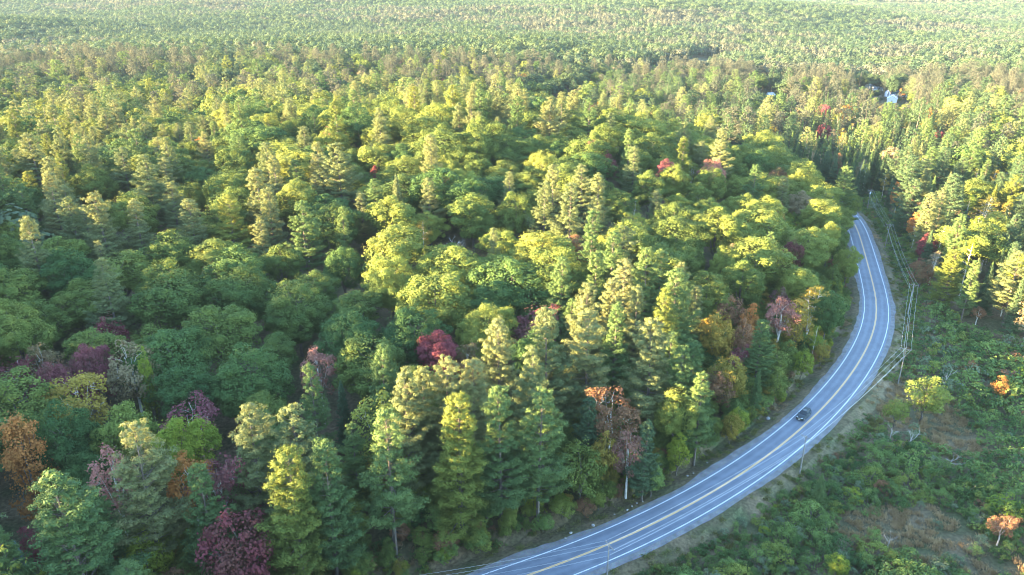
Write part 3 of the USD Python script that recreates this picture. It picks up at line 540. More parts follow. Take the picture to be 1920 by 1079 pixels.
 (1545, 640, 8, 'small_maple', 0, 'golden_leaves', .8, O_, 'maple', 'yellow tree touching the road edge below the dense dark tree'),
 (1460, 690, 10, 'small_maple', 2, 'maple_leaves', 1.0, G_, 'maple', 'bright leafy tree at the ditch between pine and lime birch'),
 (1425, 690, 13, 'spruce', 1, 'pine_needles', 1.1, 'spruce_tree', 'spruce', 'cone shaped green tree at the ditch right of the amber tree'),
 (1390, 765, 8, 'small_maple', 0, 'yellow_green_leaves', .9, G_, 'maple', 'yellow green bush tree nearest the car on the ditch side'),
 (1375, 775, 8, 'small_maple', 1, 'golden_leaves', .8, O_, 'maple', 'small gold tree beside the yellow green bush tree by the ditch'),
 (1595, 465, 15, 'maple', 0, 'bright_green_leaves', .8, G_, 'maple', 'light green tree overhanging the road at the far bend'),
 (1560, 418, 18, 'maple', 4, 'bright_green_leaves', .8, G_, 'maple', 'cream tipped light green tree left of the far bend'),
 (1590, 312, 26, 'white_pine', 5, 'pine_needles', 1.2, W, 'pine', 'wide green pine where the road disappears'),
 (1600, 360, 15, 'maple', 3, 'bright_green_leaves', .75, G_, 'maple', 'pale green round tree in front of the wide pine where the road disappears'),
 (1338, 298, 19, 'maple', 2, 'pink_leaves', .85, O_, 'maple', 'large rose pink maple up the slope right of the middle'),
 (1250, 300, 19, 'maple', 4, 'purple_leaves', .8, O_, 'maple', 'violet maple left of the large rose pink maple'),
 (1118, 262, 19, 'maple', 1, 'purple_leaves', .85, O_, 'maple', 'single magenta maple high in the middle forest'),
 (1285, 232, 25, 'white_pine', 0, 'pale_pine_needles', 1.1, W, 'pine', 'straw pine standing clear above the large rose pink maple'),
 (1145, 212, 26, 'white_pine', 4, 'pale_pine_needles', 1.1, W, 'pine', 'straw pine above the single magenta maple'),
 (1460, 315, 18, 'maple', 0, 'rust_leaves', .8, O_, 'maple', 'dull red maple right of the large rose pink one'),
 (1232, 455, 16, 'thin_maple', 0, 'pink_leaves', .7, O_, 'maple', 'tiny salmon sprig between the lit maples behind the inner clump'),
 (1365, 460, 19, 'maple', 1, 'bright_green_leaves', .75, G_, 'maple', 'yellow tipped maple rising right of the big light green pine'),
 # right of the road
 (1792, 468, 20, 'white_pine', 5, 'olive_pine_needles', 1.35, W, 'pine', 'broad yellow green pine with wide boughs right of the wires'),
 (1825, 450, 20, 'birch', 2, 'yellow_green_leaves', 1.1, R_, 'birch', 'yellow topped tree right behind the broad yellow green pine'),
 (1770, 420, 17, 'birch', 0, 'bright_green_leaves', 1.5, R_, 'birch', 'grey green birch with white stem left behind the broad yellow green pine'),
 (1745, 440, 14, 'small_maple', 0, 'crimson_leaves', .8, O_, 'maple', 'red tree left of the grey green birch'),
 (1735, 485, 12, 'small_maple', 1, 'rust_leaves', .9, O_, 'maple', 'brown red tree below the red one'),
 (1725, 398, 15, 'thin_maple', 0, 'orange_leaves', 1.1, O_, 'maple', 'orange leaved tree on thin stems near the upper wires'),
 (1718, 372, 15, 'thin_maple', 1, 'rust_leaves', 1.0, O_, 'maple', 'rust top behind the orange leaved tree'),
 (1690, 340, 17, 'thin_maple', 1, 'orange_leaves', .7, O_, 'maple', 'slim orange green tree at the far end of the wires'),
 (1850, 365, 21, 'birch', 1, 'golden_leaves', 1.3, R_, 'birch', 'gold crowned birch, tallest of the bright trees on the right'),
 (1820, 365, 18, 'birch', 2, 'yellow_green_leaves', 1.2, R_, 'birch', 'lemon birch left of the gold crowned one'),
 (1793, 370, 18, 'birch', 0, 'tan_leaves', 1.2, R_, 'birch', 'pinkish half bare birch left of the lemon birch'),
 (1768, 362, 18, 'birch', 2, 'tan_leaves', .9, R_, 'birch', 'pinkish thin birch at the left end of the bright row'),
 (1845, 410, 19, 'birch', 1, 'yellow_green_leaves', 1.1, R_, 'birch', 'pale yellow birch below the gold crowned one'),
 (1858, 432, 16, 'thin_maple', 0, 'tan_leaves', 1.1, O_, 'maple', 'faded pink tan tree below the gold crowned birch'),
 (1893, 440, 19, 'spruce', 1, 'spruce_needles', .9, 'spruce_tree', 'spruce', 'narrow spruce with sunlit tip right of the faded tan tree'),
 (1918, 480, 20, 'maple', 4, 'yellow_green_leaves', .9, G_, 'maple', 'yellow lit tree cut by the right edge'),
 (1905, 330, 24, 'white_pine', 0, 'olive_pine_needles', 1.2, W, 'pine', 'bright yellow green pine at the right edge beside the lone pole'),
 (1870, 345, 21, 'spruce', 0, 'olive_pine_needles', 1.0, 'spruce_tree', 'spruce', 'yellow green spruce left of the lone pole'),
 (1885, 560, 6, 'thin_maple', 1, 'orange_leaves', 1.6, O_, 'maple', 'coral red small tree at the bog edge'),
 (1838, 575, 6, 'thin_maple', 0, 'rust_leaves', 1.5, O_, 'maple', 'rust red sapling left of the coral tree'),
 (1745, 706, 12, 'small_maple', 0, 'bright_green_leaves', 1.3, G_, 'maple', 'vivid green lone tree in the bog'),
 (1688, 745, 8, 'small_maple', 1, 'bright_green_leaves', .85, G_, 'maple', 'smaller green tree left of the vivid lone tree'),
 (1882, 705, 7, 'small_maple', 2, 'orange_leaves', 1.1, O_, 'maple', 'soft orange tree in the bog right of the vivid green tree'),
 (1887, 965, 7, 'thin_maple', 1, 'rust_leaves', 1.2, O_, 'maple', 'orange tree on a pale stem at the lower right'),
 (1782, 680, 8, 'dead_tree', 1, None, 1.2, 'bare_tree', 'bare tree', 'bare white tree behind the vivid green lone tree'),
 (1677, 980, 7, 'dead_tree', 2, None, .8, 'bare_tree', 'bare tree', 'bleached leaning dead tree in the brown grass'),
 (1715, 800, 5, 'dead_tree', 0, None, 1.8, 'bare_tree', 'bare tree', 'low grey dead branches under the vivid green tree'),
 (1675, 795, 4, 'dead_tree', 1, None, 1.9, 'bare_tree', 'bare tree', 'grey dead brush under the smaller green tree'),
 (1790, 845, 4, 'dead_tree', 2, None, 1.8, 'bare_tree', 'bare tree', 'grey dead brush at the lower end of the brown opening'),
 (1543, 885, 8, 'spruce', 2, 'pine_needles', 1.3, 'spruce_tree', 'spruce', 'rounded young conifer in the bushes below the single pole'),
 (1575, 1040, 5, 'small_maple', 0, 'yellow_green_leaves', 1.3, G_, 'maple', 'bright lime bush tree at the bottom edge right of the road'),
 (1650, 235, 19, 'spruce', 0, 'olive_pine_needles', 1.0, 'spruce_tree', 'spruce', 'sunlit spruce at the centre of the stand before the houses'),
]
placed = []   # x, y, radius, height, kind, label, thing
for px, py, h, shp, k, lv, wide, nm, cat, label in HEROES:
    x, y, z = at(px, py, h); R = SHAPES[shp][k % len(SHAPES[shp])][2] * h / SHAPES[shp][k % len(SHAPES[shp])][1] * wide
    tree_at(nm, shp, k, lv, (x, y, z), h, RNG.uniform(0, 360), label, cat, None, wide)
    placed.append((x, y, R, h, nm, label, lv))
NH = len(placed)

# ------------------------------------------------------------------ the rest of the forest, tree by tree
def in_view(x, y, z, top, m=110):
    a = project(np.stack([x, y, z], -1)); b = project(np.stack([x, y, z + top], -1))
    return (a[..., 2] > 20) & (a[..., 0] > -m) & (a[..., 0] < 1920 + m) & (b[..., 1] < 1079 + m) & (a[..., 1] > -60)
class Hash:
    def __init__(s, c=10.0): s.c, s.d = c, {}
    def near(s, x, y, R, q=.62):
        i, j = int(x // s.c), int(y // s.c)
        for a in range(i - 2, i + 3):
            for b in range(j - 2, j + 3):
                for (u_, v_, r_) in s.d.get((a, b), ()):
                    if (u_ - x) ** 2 + (v_ - y) ** 2 < (q * (R + r_)) ** 2: return True
        return False
    def add(s, x, y, R): s.d.setdefault((int(x // s.c), int(y // s.c)), []).append((x, y, R))
HS = Hash()
for pl in placed: HS.add(pl[0], pl[1], pl[2])
HOUSES = [(337, 661), (330, 640), (364, 767), (345, 690), (241, 699)]
rg = np.random.default_rng(77)
FAR = 800.0
cand = np.stack([rg.uniform(-620, 660, 110000), rg.uniform(-170, FAR, 110000)], 1)
cd = road_d(cand[:, 0], cand[:, 1]); cz = ground(cand[:, 0], cand[:, 1])
wet = contains_xy(WET, cand[:, 0], cand[:, 1])
around = (cand[:, 0] > -330) & (cand[:, 0] < 130) & (cand[:, 1] < 150)          # woods beside and behind the camera: they shade what the photo shows
ok = ((cd > 10.2) | ((cd > 7.2) & (cand[:, 1] > 296)) | ((cd > 9.5) & (cand[:, 1] > 225)) | ((cd < -8) & (cand[:, 1] > 150)) | (cd < -16)) & ~((cd < 0) & wet) & (in_view(cand[:, 0], cand[:, 1], cz, 24.0) | around)
for hx, hy in HOUSES: ok &= np.hypot(cand[:, 0] - hx, cand[:, 1] - hy) > 12
cand, cd, cz = cand[ok], cd[ok], cz[ok]
pt = project(np.column_stack([cand, cz + 18])); pt[pt[:, 2] < 1, 1] = 3000; nzv = meshkit.fbm(np.column_stack([cand / 55.0, np.zeros(len(cand))]), 2, 21); nz2 = meshkit.fbm(np.column_stack([cand / 38.0, np.zeros(len(cand))]), 2, 33)
def pick(ws): k = list(ws); w = np.array([ws[q_] for q_ in k], float); return k[int(rg.choice(len(k), p=w / w.sum()))]
FILL = []
for (x, y), d, z, (px, py, dep), nv, n2 in zip(cand, cd, cz, pt, nzv, nz2):
    c = 3.2 * (nv - .5)
    if d < 0 and y < 90 and project(np.array([x, y, z + 25.0]))[1] < 1095: continue
    if d > 0:
        if y > 215 and d < 24: ws = {'maple': 4, 'small': 1, 'autumn': .3}
        elif d < 22 and px < 1330: ws = {'small': 3, 'pine': 3, 'maple': 1}
        elif d < 30 and px >= 1330: ws = {'small': 4, 'maple': 2, 'autumn': .7, 'pine': .3}
        elif py > 700 and px < 1060: ws = {'pine': 2.2, 'maple': 1.6, 'spruce': .6}
        elif 1050 < px < 1330 and 470 < py < 900: ws = {'pine': 2, 'maple': 1}
        elif py > 460: ws = {'maple': 8, 'pine': .12 + .5 * max(0, c), 'autumn': .35, 'spruce': .15}
        elif px < 360 and py > 230: ws = {'pine': 2.6, 'maple': 2.6 + 3 * max(0, -c), 'autumn': .12}
        elif py > 230: ws = {'maple': 6, 'pine': .45 + 1.6 * max(0, c), 'autumn': .10, 'birch': .06}
        else: ws = {'maple': 4 + 5 * max(0, -c), 'pine': 1.7 + 4 * max(0, c), 'spruce': .3, 'autumn': .16}
    else:
        if px > 1640 and py > 300: ws = {'pine': 1.6, 'spruce': 1.8, 'birch': .6, 'autumn': .2, 'maple': .8}
        elif 1470 < px < 1770 and py > 165: ws = {'spruce': 4, 'pine': .8, 'autumn': .2, 'birch': .3}
        else: ws = {'spruce': 1.0 + 2 * max(0, c), 'pine': 2.0, 'maple': 2.4, 'autumn': .3, 'birch': .3}
    kd = pick(ws)
    R, h = {'pine': (4.4, rg.uniform(18, 30)), 'maple': (7.2, 12.5 + 11.5 * rg.beta(2.2, 1.8)), 'spruce': (3.0, rg.uniform(12, 21)), 'birch': (2.8, rg.uniform(12, 17)), 'autumn': (4.2, rg.uniform(12, 17)), 'small': (2.7, rg.uniform(6, 11))}[kd]
    if 0 < d < 13 and 225 < y < 296: h, R = min(h, 12.5), min(R, 4.0)
    RX = R if kd not in ('pine', 'spruce') or d < 26 else (6.6 if ws.get('maple', 0) > 2.5 * ws.get('pine', 0) else (5.2 if d > 0 else R))
    if d < 18 and d > 0 and y < 215: h *= .8
    for hx, hy in HOUSES:                                     # nothing tall stands between the houses and the open valley
        if .7 * hy < y < hy and abs(x / y - hx / hy) < .02: h = min(h, max(4.0, 1.0 * (CAM_H - 90.0 * y / hy))); R = min(R, .45 * h)
    if (kd in ('maple', 'autumn') and 0 < d < 13.5 and y < 215) or HS.near(x, y, RX, .73): continue
    HS.add(x, y, RX); FILL.append((math.hypot(x, y), x, y, z, kd, h, R, px, py, d, nv, n2))
us = np.stack([rg.uniform(-90, 200, 20000), rg.uniform(70, 330, 20000)], 1); ud = road_d(us[:, 0], us[:, 1]); uz_ = ground(us[:, 0], us[:, 1])
m_ = (ud > 8.9) & (ud < 34) & in_view(us[:, 0], us[:, 1], uz_, 6.0, 30); up_ = project(np.column_stack([us, uz_ + 4]))
for (x, y), d, z, (px, py, dep), o_ in zip(us, ud, uz_, up_, m_):      # young trees and tall bushes below the wood's edge
    if not o_: continue
    h = rg.uniform(3.0, 7.5) * (.7 + .03 * (d - 10)); R = h * .36
    if HS.near(x, y, min(R, 1.2), .22): continue
    HS.add(x, y, min(R, 1.4)); FILL.append((math.hypot(x, y), x, y, z, 'small', h, R, px, py, d, .5, .5))
FILL.sort()
def leaves_for(kd, px, py, d, nv, n2):
    u_ = rg.random()
    if d < 0 and kd in ('spruce', 'pine'): return 'spruce_needles' if u_ < .5 else ('pine_needles' if u_ < .84 else 'pale_pine_needles')
    if kd == 'pine':
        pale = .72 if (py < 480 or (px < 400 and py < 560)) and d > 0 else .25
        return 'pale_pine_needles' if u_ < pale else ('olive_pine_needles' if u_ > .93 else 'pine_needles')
    if kd == 'spruce': return 'spruce_needles' if u_ < .6 else ('pine_needles' if u_ < .85 else 'olive_pine_needles')
    if kd in ('maple', 'small'):
        if kd == 'small' and u_ < .6: return ['yellow_green_leaves', 'bright_green_leaves', 'shrub_leaves', 'shrub_leaves', 'deep_green_leaves', 'golden_leaves', 'rust_leaves'][rg.integers(7)]
        if d > 0 and px > 1290 and py > 300: return 'bright_green_leaves' if u_ < .5 else 'maple_leaves'
        return 'deep_green_leaves' if u_ < .22 else ('bright_green_leaves' if u_ > .84 else 'maple_leaves')
    if kd == 'birch': return ['golden_leaves', 'yellow_green_leaves', 'tan_leaves', 'bright_green_leaves'][rg.integers(4)]
    return ['rust_leaves', 'crimson_leaves', 'purple_leaves', 'pink_leaves', 'orange_leaves', 'golden_leaves', 'tan_leaves'][rg.integers(7)]
LOOK = {'pine_needles': 'green', 'pale_pine_needles': 'pale straw', 'olive_pine_needles': 'yellow green', 'spruce_needles': 'dark', 'maple_leaves': 'green', 'deep_green_leaves': 'dark green', 'bright_green_leaves': 'light green',
        'yellow_green_leaves': 'yellow green', 'golden_leaves': 'golden', 'orange_leaves': 'orange', 'rust_leaves': 'rusty', 'crimson_leaves': 'crimson', 'purple_leaves': 'purple', 'pink_leaves': 'pink', 'tan_leaves': 'tan', 'shrub_leaves': 'dull green'}
KIND = {'pine': ('white_pine', 'pine', 'pine'), 'maple': ('maple_tree', 'maple', 'maple'), 'spruce': ('spruce_tree', 'spruce', 'spruce'), 'birch': ('birch_tree', 'birch', 'birch'), 'autumn': ('autumn_maple_tree', 'maple', 'maple'), 'small': ('small_tree', 'tree', 'small tree')}
HXY = np.array([(p[0], p[1]) for p in placed]); HT = cKDTree(HXY)
HPX = project(np.array([(p[0], p[1], float(ground(p[0], p[1])) + p[3]) for p in placed]))
count = {'white_pine': sum(p[4] == 'white_pine' for p in placed), 'maple_tree': sum(p[4] == 'maple_tree' for p in placed), 'autumn_maple_tree': sum(p[4] == 'autumn_maple_tree' for p in placed), 'spruce_tree': 0, 'birch_tree': 0}
LIMIT = {'white_pine': 295, 'maple_tree': 295, 'autumn_maple_tree': 250, 'spruce_tree': 280, 'birch_tree': 150, 'small_tree': 295}
ranks, REST = set(), {}
def zone(px, py, d):
    if d < 0: return 'in the woods right of the road' if py > 300 else 'in the far woods around the houses'
    if py > 700: return 'on the bank above the road'
    v = 'in the shaded hollow' if py > 500 else ('on the sunlit middle slope' if py > 260 else 'on the far slope')
    return v + (' at the left' if px < 420 else (' left of centre' if px < 900 else (' right of centre' if px < 1300 else ' above the far bend')))
SHORT = {}
for dist, x, y, z, kd, h, R, px, py, d, nv, n2 in FILL:
    nm, cat, word = KIND[kd]; lv = leaves_for(kd, px, py, d, nv, n2)
    visible = -20 < px < 1940 and py < 1100 and dist > 60
    if visible and count.get(nm, 0) < LIMIT[nm]:
        count[nm] = count.get(nm, 0) + 1; label = None
        for q_, i in zip(*HT.query((x, y), k=5)):           # the first (second ...) of its look beside a tree that has its own label
            if q_ > 48: break
            ox, oy = px - HPX[i, 0], py - HPX[i, 1]
            rel = ('just right of' if ox > 0 else 'just left of') if abs(ox) > abs(oy) else ('just behind' if oy < 0 else 'just in front of')
            ref = placed[i][5]; cut = [ref.find(w) for w in (' with ', ' at ', ' in ', ' behind ', ' beside ', ' right ', ' left ', ' above ', ' below ', ' between ', ' among ', ' near ', ' on ', ' by ', ' from ', ' just ', ' standing ', ' rising ', ' where ', ' amid ', ' poking ', ' under ', ' touching ', ' nearest ', ' leaning ', ' overhanging ', ' up ', ' low ', ' second ', ' third ', ' fourth ', ',') if ref.find(w) > 12]
            ref = ref[:min(cut)] if cut else ref; SHORT.setdefault(i, ref)
            full = placed[i][5] if sum(1 for p in placed if p[5].startswith(ref)) > 1 else ref
            key = (i, rel, LOOK[lv], word)
            n_ = next((w for w in ('', 'second ', 'third ', 'fourth ') if (key, w) not in ranks), None)
            if n_ is None: continue
            label = f'{n_}{LOOK[lv]} {word} {rel} the {full}'
            if len(label.split()) > 15: label = None; continue
            ranks.add((key, n_)); break
        group = None
        if label is None:
            zn = zone(px, py, d); label = f'{LOOK[lv]} {word} in the crowd {zn}'; group = f'{LOOK[lv]} {word} trees {zn}'
        near = dist < 430
        shp = {'pine': 'white_pine' if near else 'white_pine_mid', 'maple': 'maple' if near else 'maple_mid', 'spruce': 'spruce' if near else 'spruce_mid', 'birch': 'birch', 'small': 'small_maple', 'autumn': ['maple', 'small_maple', 'thin_maple'][rg.integers(3)] if near else 'maple_mid'}[kd]
        wide = {'pine': 1.12, 'maple': 1.18, 'spruce': 1.05, 'birch': 1.15, 'small': 1.1, 'autumn': .85}[kd] * rg.uniform(.8, 1.28)
        tree_at(nm, shp, int(rg.integers(12)), lv, (x, y, z), h, rg.uniform(0, 360), label, cat, group, wide)
    else:
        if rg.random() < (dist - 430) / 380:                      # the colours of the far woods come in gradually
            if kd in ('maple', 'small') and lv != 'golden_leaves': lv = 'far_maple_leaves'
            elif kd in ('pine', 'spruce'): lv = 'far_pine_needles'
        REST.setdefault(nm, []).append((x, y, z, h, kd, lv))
print('fill', len(FILL), {k: len(v) for k, v in REST.items()}, count)

def instancer(name, protos, pos, idx, rot, scl, cat=None, label=None):
    """protos: list of (class path, material or None, own H)"""
    pi = UsdGeom.PointInstancer.Define(stage, '/World/' + name); paths = []
    for k, (cp, mt, _) in enumerate(protos):
        pp = f'/World/{name}/kind_{k:03d}'; p = UsdGeom.Xform.Define(stage, pp).GetPrim(); p.GetReferences().AddInternalReference(cp)
        if mt: bind(p, mt)
        paths.append(pp)
    pi.CreatePrototypesRel().SetTargets([Sdf.Path(p) for p in paths])
    n = len(pos); pi.CreateProtoIndicesAttr(Vt.IntArray.FromNumpy(np.asarray(idx, np.int32)))
    pi.CreatePositionsAttr(Vt.Vec3fArray.FromNumpy(np.asarray(pos, np.float32)))
    pi.CreateOrientationsAttr(Vt.QuathArray([Gf.Quath(float(math.cos(a / 2)), 0, 0, float(math.sin(a / 2))) for a in rot]))
    pi.CreateScalesAttr(Vt.Vec3fArray.FromNumpy(np.asarray(scl, np.float32)))
    tag(pi.GetPrim(), label, cat, kind='stuff'); return pi
for nm, rest in REST.items():
    combos, idx, pos, rot, scl = {}, [], [], [], []
    for x, y, z, h, kd, lv in rest:
        base = {'pine': 'white_pine_mid', 'maple': 'maple_mid', 'spruce': 'spruce_mid', 'birch': 'birch', 'small': 'small_maple', 'autumn': 'maple_mid'}[kd]
        k = int(rg.integers(3 if kd != 'pine' else 4)) % len(SHAPES[base]); cp, H, R = SHAPES[base][k]; key = (cp, lv, H)
        idx.append(combos.setdefault(key, len(combos))); s_ = h / H; w = s_ * rg.uniform(.95, 1.25); pos.append((x, y, z - .2)); scl.append((w, w, s_)); rot.append(rg.uniform(0, 6.28))
    nice = {'white_pine': 'pine_forest', 'maple_tree': 'maple_forest', 'spruce_tree': 'spruce_forest', 'birch_tree': 'birch_forest', 'autumn_maple_tree': 'autumn_forest', 'small_tree': 'small_tree_forest'}[nm]
    instancer(nice, list(combos), pos, idx, rot, scl, 'forest', f'unbroken spread of {KIND[[k for k in KIND if KIND[k][0] == nm][0]][2]} crowns filling the slopes into the distance')

# far woods: patches of forest out to the horizon and on the hill outside the frame
def grove(seed, pines):
    r = np.random.default_rng(seed); parts_ = []; pts = []
    while len(pts) < 21:
        p = r.uniform(-21, 21, 2)
        if all(np.hypot(*(p - q_)) > 6.4 for q_ in pts) or r.random() < .004: pts.append(p)
    for k, (x, y) in enumerate(pts):
        if r.random() < pines:
            H = r.uniform(15, 24); n = 80; u_ = r.random(n) ** .8; rad = (1 - u_) ** .6 * r.uniform(3.2, 5.0) + .3; a = r.uniform(0, 6.28, n)
            c = np.stack([x + np.cos(a) * rad * .8, y + np.sin(a) * rad * .8, H * (.35 + .65 * u_)], 1); nr = np.stack([np.cos(a), np.sin(a), np.full(n, .6)], 1) + r.normal(0, .2, (n, 3)); sz = r.uniform(1.2, 2.1, n) * (1.15 - .5 * u_)
        else:
            H = r.uniform(10, 23); R = r.uniform(4.5, 9.0); n = 165; dd = unit(r.normal(0, 1, (n, 3)) + [0, 0, .3]); dd[:, 2] = np.abs(dd[:, 2])
            bl = 1 + .25 * np.sin(dd[:, 0] * 7 + k) * np.cos(dd[:, 1] * 6 + seed); c = np.stack([x + dd[:, 0] * R * bl, y + dd[:, 1] * R * bl, H - 6 + dd[:, 2] * 6 * bl - 3.0 * (dd[:, 2] < .25)], 1); nr = dd + r.normal(0, .14, (n, 3)); sz = r.uniform(1.3, 2.4, n)
        parts_.append(kites(c, nr, r.normal(0, 1, (n, 3)), sz, sz * .85))
    return parts_
GP = []
for k in range(8):
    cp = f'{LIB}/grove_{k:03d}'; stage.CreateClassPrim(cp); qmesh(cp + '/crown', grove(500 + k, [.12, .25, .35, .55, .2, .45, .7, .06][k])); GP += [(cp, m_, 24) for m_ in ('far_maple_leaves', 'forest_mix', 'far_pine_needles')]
pos, idx = [], []
def add_groves(xs, ys, sp):
    x, y = np.meshgrid(xs, ys); x = x.ravel() + rg.uniform(-.3, .3, x.size) * sp; y = y.ravel() + rg.uniform(-.3, .3, y.size) * sp
    return x, y, ground(x, y)
gxs, gys = add_groves(np.arange(-2500, 2700, 34), np.arange(FAR + 8, 3000, 34), 34)[:2]
gx2, gy2 = add_groves(np.arange(-7600, 8600, 76), np.arange(3000, 9500, 96), 64)[:2]
gx3, gy3 = add_groves(np.arange(-640, 60, 32), np.arange(-330, 420, 32), 32)[:2]
allx, ally = np.concatenate([gxs, gx2, gx3]), np.concatenate([gys, gy2, gy3]); allz = ground(allx, ally)
pp = project(np.stack([allx, ally, allz + 15], -1)); first = len(gxs) + len(gx2); ids = np.arange(len(allx))
vis = (pp[:, 2] > 0) & (pp[:, 0] > -60) & (pp[:, 0] < 1980) & (pp[:, 1] > -40)
side = (ids >= first) & ~((pp[:, 2] > 0) & (pp[:, 0] > -150) & (pp[:, 1] < 1250)) & (np.abs(road_d(allx, ally)) > 40) & ~((allx > -345) & (ally < 165) & (ally > -185))
keep = ((ids < first) & vis & ((np.abs(road_d(allx, ally)) > 24) | (ally > 1060))) | side
allx, ally, allz, ids = allx[keep], ally[keep], allz[keep], ids[keep]
nf = meshkit.fbm(np.stack([allx / 260, ally / 260, np.zeros(len(allx))], -1), 3, 71)
for x, y, z, q_ in zip(allx, ally, allz, nf):
    m_ = 0 if rg.random() < .45 else (1 if rg.random() < .4 else 2); g_ = [7, 0, 4, 1, 2, 5, 3, 6][int(np.clip((q_ - .25) * 2 * 8 + rg.normal(0, 1.2), 0, 7))]
    if g_ in (3, 6, 5) : m_ = 2 if rg.random() < .6 else 1
    elif m_ == 2: m_ = 0
    pos.append((x, y, z - 1)); idx.append(g_ * 3 + m_)
s_ = np.where(np.hypot(allx, ally) > 3000, 2.3, 1.0)
instancer('distant_forest', GP, pos, idx, rg.uniform(0, 6.28, len(pos)), np.stack([s_, s_, np.where(s_ > 1, 1.25, 1.0)], 1), 'forest', 'hazy mixed forest rolling away to the horizon')
print('groves', len(pos))

# ------------------------------------------------------------------ the bog right of the road: shrubs, grass
cand = np.stack([rg.uniform(0, 330, 60000), rg.uniform(60, 420, 60000)], 1); d = road_d(cand[:, 0], cand[:, 1])
inop = np.zeros(len(cand), bool)
for o in OPEN: inop |= contains_xy(o, cand[:, 0], cand[:, 1])
m = contains_xy(WET, cand[:, 0], cand[:, 1]) & (d < -8.2) & (~inop | (rg.random(len(cand)) < .012)); cand = cand[m]; z = ground(cand[:, 0], cand[:, 1])
m = in_view(cand[:, 0], cand[:, 1], z, 4.0, 60); cand, z = cand[m], z[m]
SH, shr = Hash(5.0), []
for pl in placed[:NH]: SH.add(pl[0], pl[1], min(pl[2], 1.2))
nb = meshkit.fbm(np.column_stack([cand / 16.0, np.zeros(len(cand))]), 2, 44)
for (x, y), zz, v in zip(cand, z, nb):
    R = np.clip(2.0 + 3.4 * (v - .4) + rg.normal(0, .45), 1.1, 3.8)
    if abs(float(road_d(x, y))) < 14: R = min(R, 1.1)
    if SH.near(x, y, R, .40): continue
    SH.add(x, y, R); shr.append((math.hypot(x, y), x, y, zz, R, v))
shr.sort(); rest = []
sc_ = {'shrub_leaves': 'green', 'grey_shrub_leaves': 'grey green', 'bright_green_leaves': 'bright green', 'deep_green_leaves': 'dark green', 'yellow_green_leaves': 'yellow green', 'rust_leaves': 'rust brown'}
taken_s, ns = set(), 0
for dist, x, y, zz, R, v in shr:
    u_ = rg.random(); lv = 'shrub_leaves' if u_ < .52 else ('deep_green_leaves' if u_ < .74 else ('grey_shrub_leaves' if u_ < .86 else ('bright_green_leaves' if u_ < .97 else ('yellow_green_leaves' if u_ < .985 else 'rust_leaves'))))
    h = R * rg.uniform(1.05, 1.5); q_ = project(np.array([x, y, zz + h]))
    if ns < 295 and -10 < q_[0] < 1930 and q_[1] < 1085:
        ns += 1; label = group = None
        for qd, i in zip(*HT.query((x, y), k=3)):
            if qd > 24: break
            ox, oy = q_[0] - HPX[i, 0], q_[1] - HPX[i, 1] - 30; rel = ('right of' if ox > 0 else 'left of') if abs(ox) > abs(oy) else ('behind' if oy < 0 else 'in front of')
            n_ = next((w for w in ('', 'second ', 'third ', 'fourth ') if (i, rel, lv, w) not in taken_s), None)
            if n_ is None: continue
            label = f'{n_}{sc_[lv]} shrub just {rel} the {placed[i][5]}'
            if len(label.split()) > 15: label = None; continue
            taken_s.add((i, rel, lv, n_)); break
        if label is None:
            zn = 'along the outer road edge' if float(road_d(x, y)) > -16 else ('around the brown grass at the lower right' if q_[1] > 850 else ('in the bog below the wires' if q_[1] < 700 else 'in the middle of the bog')); label = f'{sc_[lv]} rounded shrub {zn}'; group = f'{sc_[lv]} shrubs {zn}'
        tree_at('bog_shrub', 'shrub', int(rg.integers(5)), lv, (x, y, zz + .05), h, rg.uniform(0, 360), label, 'shrub', group, R / h * 1.12)
    else: rest.append((x, y, zz, R, h, lv))
combos, idx, pos, rot, scl = {}, [], [], [], []
for x, y, zz, R, h, lv in rest:
    cp, H, R0 = SHAPES['shrub_mid'][int(rg.integers(2))]; idx.append(combos.setdefault((cp, lv, H), len(combos))); pos.append((x, y, zz - .1)); scl.append((R / R0 * 1.12,) * 2 + (h / H,)); rot.append(rg.uniform(0, 6.28))
instancer('bog_shrubbery', list(combos), pos, idx, rot, scl, 'shrubbery', 'low mixed shrubs filling the bog beyond the nearer bushes')
print('shrubs', ns, len(rest))

def tuft_patch(seed, n, size, hgt):
    r = np.random.default_rng(seed); c = np.column_stack([r.normal(0, size * .45, (n, 2)), np.zeros(n)]); dirs = unit(np.column_stack([r.normal(0, .45, (n, 2)), np.ones(n)])); L = r.uniform(.5, 1.2, n) * hgt
    return [kites(c + dirs * L[:, None] * .45, np.cross(dirs, r.normal(0, 1, (n, 3))), dirs, L, L * .16)]
TP = []
for k in range(3):
    cp = f'{LIB}/grass_tuft_{k:03d}'; stage.CreateClassPrim(cp); qmesh(cp + '/blades', tuft_patch(600 + k, 110, .9, [.45, .7, .9][k])); TP.append(cp)
cand = np.stack([rg.uniform(-70, 330, 60000), rg.uniform(60, 420, 60000)], 1); d = road_d(cand[:, 0], cand[:, 1]); inop = np.zeros(len(cand), bool)
for o in OPEN: inop |= contains_xy(o, cand[:, 0], cand[:, 1])
wet = contains_xy(WET, cand[:, 0], cand[:, 1]); z = ground(cand[:, 0], cand[:, 1])
m = (((d > 6.3) & (d < 17)) | ((d < -5.6) & wet & (inop | (d > -12) | (rg.random(len(cand)) < .22)))) & in_view(cand[:, 0], cand[:, 1], z, 1, 20)
cand, d, z, inop = cand[m], d[m], z[m], inop[m]; v = meshkit.fbm(np.column_stack([cand / 9.0, np.zeros(len(cand))]), 2, 8)
m = (v > .36) | inop; cand, d, z, inop, v = cand[m], d[m], z[m], inop[m], v[m]
brown = inop | ((v > .60) & (d < -9)) | (v > .72)
